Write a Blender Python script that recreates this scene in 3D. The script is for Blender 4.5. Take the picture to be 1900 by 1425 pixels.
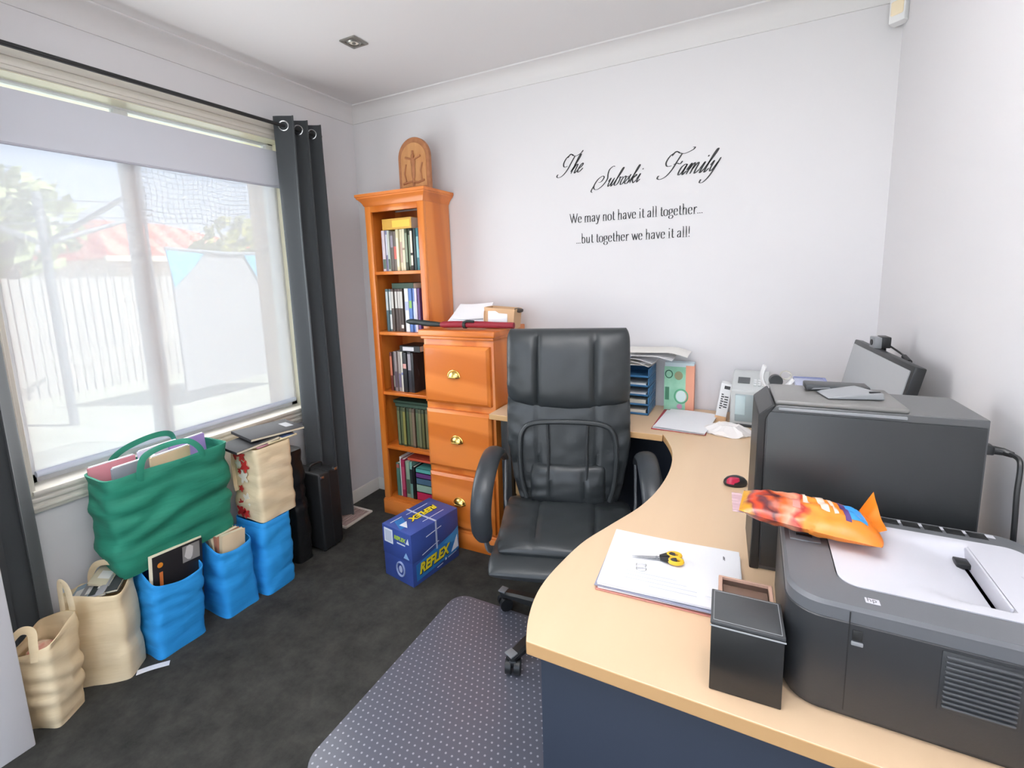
import bpy, bmesh, math, random
from mathutils import Vector, Matrix, noise
random.seed(7)
for o in list(bpy.data.objects): bpy.data.objects.remove(o)
S = bpy.context.scene
COL = S.collection
PI = math.pi
# ------------------------------------------------------------------ camera
cam_d = bpy.data.cameras.new('camera'); cam = bpy.data.objects.new('camera', cam_d); COL.objects.link(cam)
YAW, PITCH, ROLL = 0.47781, -0.14810, -0.03088
fw = Vector((-math.sin(YAW)*math.cos(PITCH), math.cos(YAW)*math.cos(PITCH), math.sin(PITCH)))
rt = Vector((math.cos(YAW), math.sin(YAW), 0)); up = rt.cross(fw)
r2 = rt*math.cos(ROLL)+up*math.sin(ROLL); u2 = up*math.cos(ROLL)-rt*math.sin(ROLL)
M = Matrix.Identity(4)
for i in range(3): M[i][0] = r2[i]; M[i][1] = u2[i]; M[i][2] = -fw[i]
M[0][3], M[1][3], M[2][3] = 2.1907, -2.3037, 1.4109
cam.matrix_world = M
cam_d.sensor_width = 36; cam_d.lens = 886.03/1900*36
cam_d.shift_x = 10.96/1900; cam_d.shift_y = -74.66/1900
cam_d.clip_start = 0.02
S.camera = cam
# ------------------------------------------------------------------ view, world, lights
S.view_settings.view_transform = 'Standard'; S.view_settings.look = 'None'
S.view_settings.gamma = 1.0; S.view_settings.use_curve_mapping = False
S.view_settings.exposure = 0.38
W = bpy.data.worlds.new('world'); S.world = W; W.use_nodes = True
nt = W.node_tree; nt.nodes.clear()
out = nt.nodes.new('ShaderNodeOutputWorld'); bg = nt.nodes.new('ShaderNodeBackground')
sky = nt.nodes.new('ShaderNodeTexSky'); sky.sky_type = 'HOSEK_WILKIE'
sky.sun_direction = Vector((0.60, 0.25, 0.75)).normalized(); sky.turbidity = 7.5; sky.ground_albedo = 0.4
nt.links.new(sky.outputs[0], bg.inputs[0]); bg.inputs[1].default_value = 10.0
nt.links.new(bg.outputs[0], out.inputs[0])
sd = bpy.data.lights.new('sun', 'SUN'); sd.energy = 12.0; sd.angle = 0.01
sun = bpy.data.objects.new('sun', sd); COL.objects.link(sun)
sun.rotation_euler = Vector((0.60, 0.25, 0.75)).to_track_quat('Z', 'Y').to_euler(); sun.location = (4, 2, 6)
def area(name, loc, direction, sx, sy, power, color=(1, 1, 1), spread=PI):
    l = bpy.data.lights.new(name, 'AREA'); l.shape = 'RECTANGLE'; l.size = sx; l.size_y = sy
    l.energy = power; l.color = color; l.spread = spread
    o = bpy.data.objects.new(name, l); COL.objects.link(o); o.location = loc
    o.rotation_euler = Vector(direction).to_track_quat('-Z', 'Y').to_euler()
    return o
# unseen fill light added behind the camera, then daylight through the side window
area('rear_fill_light', (1.45, -3.68, 1.30), (0, 1, 0.02), 2.2, 2.1, 15, (0.99, 0.99, 1.0))
# the photographer's flash, bounced off the white ceiling
area('bounce_flash', (2.05, -1.98, 1.80), (-.05, .12, 1), 0.35, 0.35, 37, (0.98, 0.985, 1.0), math.radians(125))
area('daylight_window', (-0.02, -1.085, 1.32), (1, 0, -0.05), 1.12, 1.08, 13, (0.95, 0.98, 1.0))
RW, CH, DZ = 2.629, 2.4, 0.761      # right wall x, ceiling height, desk height

# ------------------------------------------------------------------ materials
def lin(h):
    if isinstance(h, tuple): return h
    h = h.lstrip('#'); c = [int(h[i:i+2], 16)/255 for i in (0, 2, 4)]
    return tuple(x/12.92 if x <= .04045 else ((x+.055)/1.055)**2.4 for x in c)
MATS = {}
def mat(name, col, rough=.6, metal=0, kind=None, col2=None, scale=20, bump=0, coat=0, spec=.5, stretch=(1, 1, 1), bdist=.002, sheen=0):
    if name in MATS: return MATS[name]
    m = bpy.data.materials.new(name); m.use_nodes = True; n = m.node_tree.nodes; L = m.node_tree.links
    p = n['Principled BSDF']; c = lin(col)
    p.inputs['Base Color'].default_value = (*c, 1); p.inputs['Roughness'].default_value = rough
    p.inputs['Metallic'].default_value = metal; p.inputs['Coat Weight'].default_value = coat
    p.inputs['Specular IOR Level'].default_value = spec
    if sheen: p.inputs['Sheen Weight'].default_value = sheen
    m.diffuse_color = (*c, 1)
    tc = n.new('ShaderNodeTexCoord'); mp = n.new('ShaderNodeMapping'); mp.inputs['Scale'].default_value = stretch
    L.new(tc.outputs['Object'], mp.inputs['Vector'])
    t = n.new('ShaderNodeTexNoise'); t.inputs['Scale'].default_value = scale
    t.inputs['Detail'].default_value = 5
    L.new(mp.outputs[0], t.inputs['Vector'])
    fac = t.outputs['Fac']
    if kind == 'wood':
        w = n.new('ShaderNodeTexWave'); w.inputs['Scale'].default_value = scale; w.inputs['Distortion'].default_value = 5
        w.inputs['Detail'].default_value = 3; w.inputs['Detail Scale'].default_value = .8; w.bands_direction = 'DIAGONAL'
        L.new(mp.outputs[0], w.inputs['Vector']); fac = w.outputs['Fac']
    if kind == 'voronoi':
        w = n.new('ShaderNodeTexVoronoi'); w.inputs['Scale'].default_value = scale
        L.new(mp.outputs[0], w.inputs['Vector']); fac = w.outputs['Distance']
    if col2 is not None or kind:
        r = n.new('ShaderNodeValToRGB'); r.color_ramp.elements[0].position = .3; r.color_ramp.elements[1].position = .72
        c2 = lin(col2) if col2 is not None else c
        r.color_ramp.elements[0].color = (*c2, 1); r.color_ramp.elements[1].color = (*c, 1)
        L.new(fac, r.inputs[0]); L.new(r.outputs[0], p.inputs['Base Color'])
    if bump:
        b = n.new('ShaderNodeBump'); b.inputs['Strength'].default_value = bump; b.inputs['Distance'].default_value = bdist
        L.new(fac, b.inputs['Height']); L.new(b.outputs[0], p.inputs['Normal'])
    MATS[name] = m
    return m
def plain(hexcol, rough=.5):
    return mat('plain_%s_%d' % (hexcol.strip('#'), rough*100), hexcol, rough, bump=.05, scale=60)

# ------------------------------------------------------------------ mesh builder
def catmull(P, n=8, closed=False):
    P = [Vector(p) for p in P]; N = len(P); out = []
    rng = range(N if closed else N-1)
    for i in rng:
        if closed: a, b, c, d = P[(i-1) % N], P[i], P[(i+1) % N], P[(i+2) % N]
        else: a, b, c, d = P[max(i-1, 0)], P[i], P[i+1], P[min(i+2, N-1)]
        for k in range(n):
            t = k/n
            out.append(.5*((2*b)+(-a+c)*t+(2*a-5*b+4*c-d)*t*t+(-a+3*b-3*c+d)*t**3))
    if not closed: out.append(P[-1].copy())
    return out
class B:
    def __init__(s): s.bm = bmesh.new(); s.mi = 0
    def _add(s, verts, faces, M=None, m=None):
        vs = [s.bm.verts.new((M @ Vector(v)) if M else Vector(v)) for v in verts]
        mi = s.mi if m is None else m
        for f in faces:
            try: fc = s.bm.faces.new([vs[i] for i in f]); fc.material_index = mi; fc.smooth = True
            except ValueError: pass
        return s
    def merge(s, bm, M=None, m=None):
        bm.verts.index_update()
        s._add([v.co.copy() for v in bm.verts], [[v.index for v in f.verts] for f in bm.faces], M, m); bm.free(); return s
    def box(s, x0, x1, y0, y1, z0, z1, r=0, seg=2, M=None, m=None):
        bm = bmesh.new(); bmesh.ops.create_cube(bm, size=1)
        for v in bm.verts: v.co = Vector(((x0+x1)/2+v.co.x*(x1-x0), (y0+y1)/2+v.co.y*(y1-y0), (z0+z1)/2+v.co.z*(z1-z0)))
        if r:
            r = min(r, .49*min(abs(x1-x0), abs(y1-y0), abs(z1-z0)))
            bmesh.ops.bevel(bm, geom=bm.edges[:], offset=r, segments=seg, profile=.5, affect='EDGES')
        return s.merge(bm, M, m)
    def loft(s, rings, closed=True, cap0=True, cap1=True, M=None, m=None):
        n = len(rings[0]); V = [p for r in rings for p in r]; F = []
        for i in range(len(rings)-1):
            for j in range(n if closed else n-1):
                k = (j+1) % n; F.append((i*n+j, i*n+k, (i+1)*n+k, (i+1)*n+j))
        if cap0: F.append(tuple(reversed(range(n))))
        if cap1: F.append(tuple((len(rings)-1)*n+j for j in range(n)))
        return s._add(V, F, M, m)
    def prism(s, poly, lo, hi, axis='z', M=None, m=None):
        def P(p, h):
            if axis == 'z': return (p[0], p[1], h)
            if axis == 'y': return (p[0], h, p[1])
            return (h, p[0], p[1])
        return s.loft([[P(p, lo) for p in poly], [P(p, hi) for p in poly]], M=M, m=m)
    def tube(s, pts, r, n=10, caps=True, M=None, m=None, flat=1.0, upv=None):
        pts = [Vector(p) for p in pts]; rings = []; prev = None
        for i, p in enumerate(pts):
            t = (pts[min(i+1, len(pts)-1)]-pts[max(i-1, 0)]).normalized()
            if prev is None:
                a = Vector(upv) if upv else (Vector((0, 0, 1)) if abs(t.z) < .9 else Vector((1, 0, 0)))
            else: a = prev
            a = (a-t*a.dot(t)).normalized(); prev = a; b = t.cross(a)
            rr = r[i] if isinstance(r, (list, tuple)) else r
            rings.append([p+a*rr*flat*math.cos(2*PI*k/n)+b*rr*math.sin(2*PI*k/n) for k in range(n)])
        return s.loft(rings, cap0=caps, cap1=caps, M=M, m=m)
    def cyl(s, p0, p1, r, r1=None, n=20, M=None, m=None):
        return s.tube([p0, p1], [r, r if r1 is None else r1], n, M=M, m=m)
    def lathe(s, prof, n=24, M=None, m=None):
        return s.loft([[(r*math.cos(2*PI*k/n), r*math.sin(2*PI*k/n), z) for k in range(n)] for r, z in prof], M=M, m=m)
    def sheet(s, f, nu, nv, th=.001, M=None, m=None):
        """f(u,v)->point; solid sheet of thickness th"""
        G = [[Vector(f(i/nu, j/nv)) for j in range(nv+1)] for i in range(nu+1)]
        def nor(i, j):
            a = G[min(i+1, nu)][j]-G[max(i-1, 0)][j]; b = G[i][min(j+1, nv)]-G[i][max(j-1, 0)]
            c = a.cross(b); return c.normalized() if c.length > 1e-9 else Vector((0, 0, 1))
        w = nv+1; A = [G[i][j] for i in range(nu+1) for j in range(w)]
        Bk = [G[i][j]-nor(i, j)*th for i in range(nu+1) for j in range(w)]; o = len(A); F = []
        for i in range(nu):
            for j in range(nv):
                a, b, c, d = i*w+j, (i+1)*w+j, (i+1)*w+j+1, i*w+j+1
                F += [(a, b, c, d), (o+d, o+c, o+b, o+a)]
        for i in range(nu):
            F += [(i*w, o+i*w, o+(i+1)*w, (i+1)*w), (i*w+nv, (i+1)*w+nv, o+(i+1)*w+nv, o+i*w+nv)]
        for j in range(nv):
            F += [(j, j+1, o+j+1, o+j), (nu*w+j, o+nu*w+j, o+nu*w+j+1, nu*w+j+1)]
        return s._add(A+Bk, F, M, m)
    def build(s, name, mats, parent=None, loc=None, rot=None, smooth=True, sub=0, bevel=0, angle=35):
        bmesh.ops.recalc_face_normals(s.bm, faces=s.bm.faces[:])
        me = bpy.data.meshes.new(name); s.bm.to_mesh(me); s.bm.free()
        for q in (mats if isinstance(mats, (list, tuple)) else [mats]): me.materials.append(q)
        o = bpy.data.objects.new(name, me); COL.objects.link(o)
        if not smooth:
            for p in me.polygons: p.use_smooth = False
        else:
            try: me.set_sharp_from_angle(angle=math.radians(angle))
            except Exception: pass
        if parent: o.parent = parent
        if loc: o.location = loc
        if rot: o.rotation_euler = rot
        if bevel:
            b = o.modifiers.new('bevel', 'BEVEL'); b.width = bevel; b.segments = 2; b.limit_method = 'ANGLE'
        if sub:
            b = o.modifiers.new('subdivision', 'SUBSURF'); b.levels = sub; b.render_levels = sub
        return o
def thing(name, label, cat, loc=(0, 0, 0), rz=0, group=None):
    o = bpy.data.objects.new(name, None); COL.objects.link(o); o.location = loc; o.rotation_euler = (0, 0, rz)
    o.empty_display_size = .05
    return tag(o, label, cat, group)
def tag(o, label, cat, group=None, kind=None):
    o['label'] = label; o['category'] = cat
    if group: o['group'] = group
    if kind: o['kind'] = kind
    return o
def struct(name, b, m, parent=None, **k):
    o = b.build(name, m, parent, **k)
    if not parent: o['kind'] = 'structure'
    return o
def XF(loc=(0, 0, 0), rx=0, ry=0, rz=0):
    return Matrix.Translation(loc) @ Matrix.Rotation(rz, 4, 'Z') @ Matrix.Rotation(ry, 4, 'Y') @ Matrix.Rotation(rx, 4, 'X')
def text_into(b, body, size, M, depth=.0004, m=None, width=None, shear=0, bold=0):
    cu = bpy.data.curves.new('lettering', 'FONT'); cu.body = body; cu.size = size; cu.extrude = depth; cu.shear = shear
    cu.offset = bold; cu.resolution_u = 3
    o = bpy.data.objects.new('lettering', cu); COL.objects.link(o)
    dg = bpy.context.evaluated_depsgraph_get(); me = bpy.data.meshes.new_from_object(o.evaluated_get(dg))
    bm = bmesh.new(); bm.from_mesh(me)
    if bm.verts:
        x0 = min(v.co.x for v in bm.verts); x1 = max(v.co.x for v in bm.verts)
        k = (width/(x1-x0)) if width else 1
        for v in bm.verts: v.co.x = (v.co.x-x0)*k
    b.merge(bm, M, m)
    bpy.data.objects.remove(o); bpy.data.curves.remove(cu); bpy.data.meshes.remove(me)
def face_frame(origin, xdir, ydir):
    x = Vector(xdir).normalized(); y = Vector(ydir).normalized(); z = x.cross(y)
    m = Matrix.Identity(4)
    for i in range(3): m[i][0] = x[i]; m[i][1] = y[i]; m[i][2] = z[i]; m[i][3] = origin[i]
    return m

# ------------------------------------------------------------------ palette
m_wall = mat('wall_paint', '#dfdddf', .7, bump=.03, scale=180)
m_ceil = mat('ceiling_paint', '#dfdddd', .8, bump=.02, scale=150)
m_cornice = mat('cornice_paint', '#dfdddd', .6, bump=.02)
m_trim = mat('gloss_trim', '#e9e6df', .35, bump=.02, scale=80)
m_archi = mat('architrave_paint', '#dad5ca', .4, bump=.03, scale=60)
m_carpet = mat('charcoal_carpet', '#4c4b47', 1, kind='noise', col2='#2f2f2d', scale=9, spec=.1)
m_pine = mat('orange_pine', '#dc8236', .35, kind='wood', col2='#cb6d22', scale=3.2, stretch=(1, 1, .12), bump=.04, coat=.25)
m_pineh = mat('orange_pine_horizontal', '#dd8038', .35, kind='wood', col2='#c96c24', scale=3.2, stretch=(.12, 1, 1), bump=.04, coat=.25)
m_pined = mat('pine_interior', '#c0702e', .5, kind='wood', col2='#aa5c20', scale=3, stretch=(1, 1, .15))
m_brass = mat('brass', '#e6c878', .22, 1, bump=.02)
m_beech = mat('beech_laminate', '#e4c7a4', .38, kind='noise', col2='#dcbc98', scale=5, stretch=(1, .06, 1), coat=.1)
m_edge = mat('beech_edge_band', '#d0a878', .4, kind='noise', col2='#c69c6a', scale=5, stretch=(.1, 1, 1))
m_slate = mat('slate_blue_panel', '#2b3444', .6, bump=.05, scale=90)
m_leather = mat('black_leather', '#2f3335', .40, bump=.25, scale=160, bdist=.0008, spec=.5)
m_armp = mat('arm_plastic', '#33373b', .38, bump=.04, scale=80)
m_greyp = mat('grey_plastic', '#85878a', .4, bump=.03, scale=90)
m_blackp = mat('black_plastic', '#1e1f20', .4, bump=.04, scale=90)
m_dkgrey = mat('dark_grey_plastic', '#3a3c3e', .42, bump=.04, scale=120)
m_steel = mat('bright_steel', '#c9cbcd', .25, 1, bump=.02)
m_white = mat('white_paper', '#f2f2f5', .7, bump=.02, scale=40)
m_cream = mat('cream_paper', '#e9dfc4', .75, bump=.02, scale=40)
m_curt = mat('charcoal_curtain', '#3d4144', .85, bump=.3, scale=300, sheen=.2, bdist=.0005)
m_whitep = mat('white_plastic', '#e8e8e8', .4, bump=.02, scale=70)
m_ink = mat('black_vinyl', '#1b1b1d', .5, bump=.01)

# ------------------------------------------------------------------ room shell
_n = [q for q in m_carpet.node_tree.nodes if q.type == 'TEX_NOISE'][0]; _n.inputs['Detail'].default_value = 12; _n.inputs['Roughness'].default_value = .72
b = B(); b.box(-.2, RW+.2, -3.8, .2, -.12, 0); struct('floor', b, m_carpet, smooth=False)
b = B(); b.box(-.2, RW+.2, -3.8, .2, CH, CH+.1); struct('ceiling', b, m_ceil, smooth=False)
b = B(); b.box(-.2, RW+.2, 0, .12, 0, CH); struct('wall_back', b, m_wall, smooth=False)
b = B(); b.box(RW, RW+.12, -3.8, 0, 0, CH); struct('wall_right', b, m_wall, smooth=False)
WY0, WY1, WZ0, WZ1 = -1.668, -.506, .700, 2.112     # window opening in the left wall
b = B()
b.box(-.2, 0, -3.8, WY0, 0, CH); b.box(-.2, 0, WY1, 0, 0, CH)
b.box(-.2, 0, WY0, WY1, 0, WZ0); b.box(-.2, 0, WY0, WY1, WZ1, CH)
struct('wall_left', b, m_wall, smooth=False)
b = B()                                              # unseen rear wall, its wide opening invented for the fill light
b.box(0, .3, -3.8, -3.7, 0, CH); b.box(2.6, RW, -3.8, -3.7, 0, CH); b.box(.3, 2.6, -3.8, -3.7, 2.38, CH); b.box(.3, 2.6, -3.8, -3.7, 0, .2)
struct('wall_front', b, m_wall, smooth=False)
b = B(); b.box(0, .262, -1.96, -1.845, 0, CH, r=.004); struct('wall_nib', b, m_wall)
# cove cornice
def cove(n=8, c=.08):
    P = [(0, 0)]
    P += [(0, -c), (.006, -c)]
    for i in range(n+1):
        a = PI/2*i/n
        P.append((c-.006-(c-.014)*math.cos(a)+.0, -(c-.006)+(c-.014)*math.sin(a)))
    P += [(c, -.006), (c, 0)]
    return P
prof = cove()
def cornice(name, rings):
    b = B(); b.loft(rings); return struct(name, b, m_ceil, angle=30)
cornice('trim_1', [[(x, 0-x, CH+z) for x, z in prof], [(x, -1.845, CH+z) for x, z in prof]])
cornice('trim_2', [[(0+x, -x, CH+z) for x, z in prof], [(RW-x, -x, CH+z) for x, z in prof]])
cornice('trim_3', [[(RW-x, -x, CH+z) for x, z in prof], [(RW-x, -3.7, CH+z) for x, z in prof]])
def base_prof(): return [(0, 0), (.012, 0), (.012, .062), (.006, .076), (0, .078)]
b = B(); b.loft([[(x, -1.84, z) for x, z in base_prof()], [(x, -.014, z) for x, z in base_prof()]]); struct('baseboard_left', b, m_trim)
b = B(); b.loft([[(0, -x, z) for x, z in base_prof()], [(RW, -x, z) for x, z in base_prof()]]); struct('baseboard_back', b, m_trim)
b = B(); b.loft([[(RW-x, -3.7, z) for x, z in base_prof()], [(RW-x, -.014, z) for x, z in base_prof()]]); struct('baseboard_right', b, m_trim)

# window: frame with one mullion, glass, sill and architrave, in the opening
b = B()
fx0, fx1 = -.13, -.085
b.box(fx0, fx1, WY0, WY1, WZ0, WZ0+.045, r=.003); b.box(fx0, fx1, WY0, WY1, WZ1-.010, WZ1, r=.003)
b.box(fx0, fx1, WY0, WY0+.04, WZ0, WZ1, r=.003); b.box(fx0, fx1, WY1-.04, WY1, WZ0, WZ1, r=.003)
win = struct('window_1', b, m_whitep)
b = B(); b.box(fx0+.005, fx1-.004, -1.218, -1.168, WZ0+.04, WZ1-.008, r=.003); struct('mullion', b, m_whitep, win)
mg = bpy.data.materials.new('window_glass'); mg.use_nodes = True
g_n = mg.node_tree.nodes; g_n.clear(); go = g_n.new('ShaderNodeOutputMaterial'); gm = g_n.new('ShaderNodeMixShader')
gt = g_n.new('ShaderNodeBsdfTransparent'); gg = g_n.new('ShaderNodeBsdfGlossy'); gg.inputs['Roughness'].default_value = .02
fr = g_n.new('ShaderNodeFresnel'); fr.inputs[0].default_value = 1.45
mg.node_tree.links.new(fr.outputs[0], gm.inputs[0]); mg.node_tree.links.new(gt.outputs[0], gm.inputs[1])
mg.node_tree.links.new(gg.outputs[0], gm.inputs[2]); mg.node_tree.links.new(gm.outputs[0], go.inputs[0])
b = B(); b.box(-.11, -.106, WY0+.04, -1.218, WZ0+.045, WZ1-.010); b.box(-.11, -.106, -1.168, WY1-.04, WZ0+.045, WZ1-.010)
struct('glass_pane', b, mg, win, smooth=False)
# architrave: stepped moulding around the opening
b = B(); AW = .072
def arch_bar(y0, y1, z0, z1, horiz):
    b.box(0, .013, y0, y1, z0, z1, r=.002)
    if horiz:
        b.box(.011, .018, y0, y1, z0+(z1-z0)*.18, z0+(z1-z0)*.40, r=.003); b.box(.011, .020, y0, y1, z0+(z1-z0)*.58, z0+(z1-z0)*.82, r=.003)
    else:
        b.box(.011, .018, y0+(y1-y0)*.18, y0+(y1-y0)*.40, z0, z1, r=.003); b.box(.011, .020, y0+(y1-y0)*.58, y0+(y1-y0)*.82, z0, z1, r=.003)
arch_bar(WY0-AW, WY1+AW, WZ1, WZ1+AW, True); arch_bar(WY0-AW, WY1+AW, WZ0-.066, WZ0, True)
arch_bar(WY0-AW, WY0, WZ0, WZ1, False); arch_bar(WY1, WY1+AW, WZ0, WZ1, False)
b.box(-.19, -.001, WY0, WY1, WZ1-.003, WZ1, m=1); b.box(-.19, -.001, WY1-.004, WY1, WZ0, WZ1, m=1); b.box(-.085, .024, WY0-.01, WY1+.01, WZ0-.004, WZ0+.014, r=.004)
struct('trim_4', b, [m_archi, mat('daylit_reveal_cream', '#fbf6dc', .3)])  # cream lining strips added to imitate daylight on the reveal

# roller blinds
def see_through(name, col, transp, transl):
    m = bpy.data.materials.new(name); m.use_nodes = True; n = m.node_tree.nodes; n.clear(); L = m.node_tree.links
    o = n.new('ShaderNodeOutputMaterial'); mx = n.new('ShaderNodeMixShader'); mx.inputs[0].default_value = transp
    m2 = n.new('ShaderNodeMixShader'); m2.inputs[0].default_value = transl
    d = n.new('ShaderNodeBsdfDiffuse'); tl = n.new('ShaderNodeBsdfTranslucent'); tr = n.new('ShaderNodeBsdfTransparent')
    wv = n.new('ShaderNodeTexNoise'); wv.inputs['Scale'].default_value = 400
    rp = n.new('ShaderNodeValToRGB'); c = lin(col)
    rp.color_ramp.elements[0].color = (c[0]*.96, c[1]*.96, c[2]*.96, 1); rp.color_ramp.elements[1].color = (*c, 1)
    L.new(wv.outputs['Fac'], rp.inputs[0]); L.new(rp.outputs[0], d.inputs[0]); L.new(rp.outputs[0], tl.inputs[0])
    L.new(d.outputs[0], m2.inputs[1]); L.new(tl.outputs[0], m2.inputs[2]); L.new(m2.outputs[0], mx.inputs[1]); L.new(tr.outputs[0], mx.inputs[2])
    L.new(mx.outputs[0], o.inputs[0]); return m
m_sheer = see_through('sheer_screen_fabric', '#fffcfb', .37, .60)
m_block = see_through('blockout_fabric', '#e0e2ea', 0.0, .06)
bl = thing('roller_blind', 'white sheer roller blind covering the whole window down to the sill', 'roller blind', (-.062, -1.09, 2.05))
b = B(); b.sheet(lambda u, v: (0.0, -.548+1.098*u, -1.305+1.295*v), 2, 2, .0008); b.build('sheer_fabric', m_sheer, bl, smooth=False)
b = B(); b.tube([(0, -.548, -1.302), (0, .550, -1.302)], .012, 12, flat=1.0); b.build('bottom_rail', mat('pale_blue_rail', '#c3c9d8', .5), bl)
b = B(); b.cyl((0, -.555, 0), (0, .556, 0), .012); b.build('roller_tube', m_whitep, bl)
b2_ = thing('roller_blind', 'pale grey blockout roller blind rolled most of the way up', 'roller blind', (-.028, -1.09, 2.067))
b = B(); b.sheet(lambda u, v: (.006, -.552+1.106*u, -.183+.179*v), 2, 2, .0012); b.build('blockout_fabric', m_block, b2_, smooth=False)
b = B(); b.tube([(.006, -.552, -.183), (.006, .554, -.183)], .005, 10); b.build('bottom_rail', mat('blind_rail_grey', '#bfc0cb', .5), b2_)
b = B(); b.cyl((-.004, -.556, -.016), (-.004, .558, -.016), .010); b.build('roller_tube', m_whitep, b2_)

# curtain rod and curtains
rod = thing('curtain_rod', 'thin black metal curtain rod across the top of the window', 'curtain rod', (.09, -1.08, 2.163))
b = B(); b.cyl((0, -.755, 0), (0, .742, 0), .0085); b.build('pole', m_blackp, rod)
for yy in (-.70, .735):
    b = B(); b.cyl((0, yy, 0), (-.088, yy, 0), .006); b.cyl((-.088, yy, 0), (-.082, yy, 0), .022); b.build('wall_bracket', m_blackp, rod)
def curtain(y0, y1, waves, label, phase=0, amp=.045, x0=.088):
    t = thing('curtain', label, 'curtain', (x0, (y0+y1)/2, 0)); yc = (y0+y1)/2; w = y1-y0
    def f(u, v):
        z = .015+v*2.195
        sq = 1+.06*math.sin(3*v+1)*(1-v)
        y = (u-.5)*w*sq
        a = amp*(.75+.25*v)
        x = a*math.sin(2*PI*waves*u+phase)+.008*noise.noise((u*6, v*3, phase))+.010*(1-v)*math.sin(u*17+v*2)
        y += .012*math.sin(4*PI*waves*u+phase*2)*(1-.3*v)
        return (x, y, z)
    b = B(); b.sheet(f, int(28*waves), 30, .002); o = b.build('fabric', m_curt, t)
    for k in range(int(waves*2)+1):
        u = (k*.5-phase/(2*PI)) / waves
        if 0.02 < u < .98:
            p = Vector(f(u, (2.163-.015)/2.195)); q = Vector(f(u+.01, (2.163-.015)/2.195)); t_ = (q-p).normalized(); nn = Vector((t_.y, -t_.x, 0))
            b = B()
            ring = []
            for i in range(25):
                a = 2*PI*i/24; ring.append(p+nn*.001+t_*.022*math.cos(a)+Vector((0, 0, .022*math.sin(a))))
            b.tube(ring, .0045, 8, caps=False); b.build('eyelet', m_steel, t)
    return t
curtain(-.588, -.322, 3.0, 'dark charcoal eyelet curtain bunched at the right end of the rod', phase=-1.2)
curtain(-1.838, -1.698, 1.6, 'dark charcoal curtain at the left edge of the window behind the bags', phase=.6, amp=.03, x0=.062)

# downlight in the ceiling
dl = thing('downlight', 'square satin metal recessed downlight in the ceiling', 'downlight', (.641, -.631, CH), 0)
b = B()
for (x0, x1, y0, y1) in ((-.042, -.028, -.042, .042), (.028, .042, -.042, .042), (-.028, .028, -.042, -.028), (-.028, .028, .028, .042)): b.box(x0, x1, y0, y1, -.006, 0, r=.001)
b.lathe([(.030, -.004), (.024, -.010), (.020, -.009), (.026, -.001), (.034, -.001), (.038, -.003)], 28)
b.build('trim_plate', mat('satin_metal', '#9b9a94', .35, .8), dl)
b = B(); b.lathe([(.001, -.006), (.019, -.006), (.022, -.001), (.001, -.001)], 24); b.build('lamp', mat('lamp_glass', '#efe9dc', .15), dl)
b = B(); b.lathe([(.001, -.010), (.007, -.010), (.008, -.006), (.001, -.006)], 16); b.build('lamp_cap', mat('lamp_cap_grey', '#6f6d66', .4), dl)
# motion sensor high in the far right corner
ms = thing('motion_sensor', 'white wedge-shaped alarm motion sensor high in the right corner', 'sensor', (2.615, -.045, 2.23), math.radians(-38))
b = B(); b.loft([[(-.028+.004*k, -.008-.022*s_, z) for k, s_ in ((0, -1), (0, 0), (1, 1), (13, 1), (14, 0), (14, -1))] for z, k2 in ((0, 0), (.085, 0))])
b.box(-.028, .028, -.024, .016, .085, .15, r=.006, seg=3); b.build('housing', m_whitep, ms, bevel=.003)
b = B(); b.box(-.02, .02, -.034, -.022, .022, .070, r=.006, seg=3); b.build('lens', mat('sensor_lens', '#f3e3c4', .3), ms)
b = B(); b.box(-.012, .012, -.026, -.022, .105, .12, r=.002); b.build('indicator', mat('amber_lens', '#f0b070', .3), ms)

# ------------------------------------------------------------------ outdoors, seen through the sheer blind
m_grass = mat('lawn', '#b0b2a4', 1, kind='noise', col2='#a0a490', scale=3)
b = B(); b.box(-30, -.2, -18, 22, -.35, -.25); struct('ground', b, m_grass, smooth=False)
m_roof = mat('red_roof_metal', '#d2563c', .6, kind='wood', col2='#e08a70', scale=1.2, stretch=(.2, 1, .2))
hs = thing('house', 'neighbouring house with a red metal roof beyond the back fence', 'house', (-15, 7.1, -.25))
b = B(); b.box(-2.5, 2.2, -2.7, 2.7, 0, 2.35); b.build('wall', mat('cream_render', '#e6ddd0', .8), hs, smooth=False)
b = B(); b.loft([[(-3, -3.1, 2.35), (2.8, -3.1, 2.35), (2.8, 3.3, 2.35), (-3, 3.3, 2.35)], [(-.2, -2.1, 3.55), (0, -2.1, 3.55), (0, -.3, 3.55), (-.2, -.3, 3.55)]]); b.build('roof', m_roof, hs, smooth=False)
b = B(); b.box(2.75, 2.9, -3.2, 3.4, 2.25, 2.38); b.build('gutter', m_cream, hs, smooth=False)
fn = thing('paling_fence', 'pale vertical paling fence behind the clothes line', 'fence', (-7.2, 0, -.25))
b = B()
for i in range(60): b.box(-.01, .01, -2.2+i*.115, -2.2+i*.115+.097, 0, 1.78+.01*math.sin(i*3.1), r=.003)
b.build('palings', mat('weathered_paling', '#a9a7a2', .9), fn, smooth=False)
b = B(); b.box(-.06, -.012, -2.2, 4.7, .35, .43); b.box(-.06, -.012, -2.2, 4.7, 1.35, 1.43); b.build('rail', mat('fence_rail', '#b7b0a5', .9), fn, smooth=False)
ch = thing('clothes_hoist', 'grey rotary clothes hoist standing on the lawn outside the window', 'clothes hoist', (-5.0, .24, -.25))
m_galv = mat('galvanised_steel', '#7f858c', .5, .5)
b = B(); b.cyl((0, 0, 0), (0, 0, 2.72), .045); b.build('post', m_galv, ch)
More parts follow.
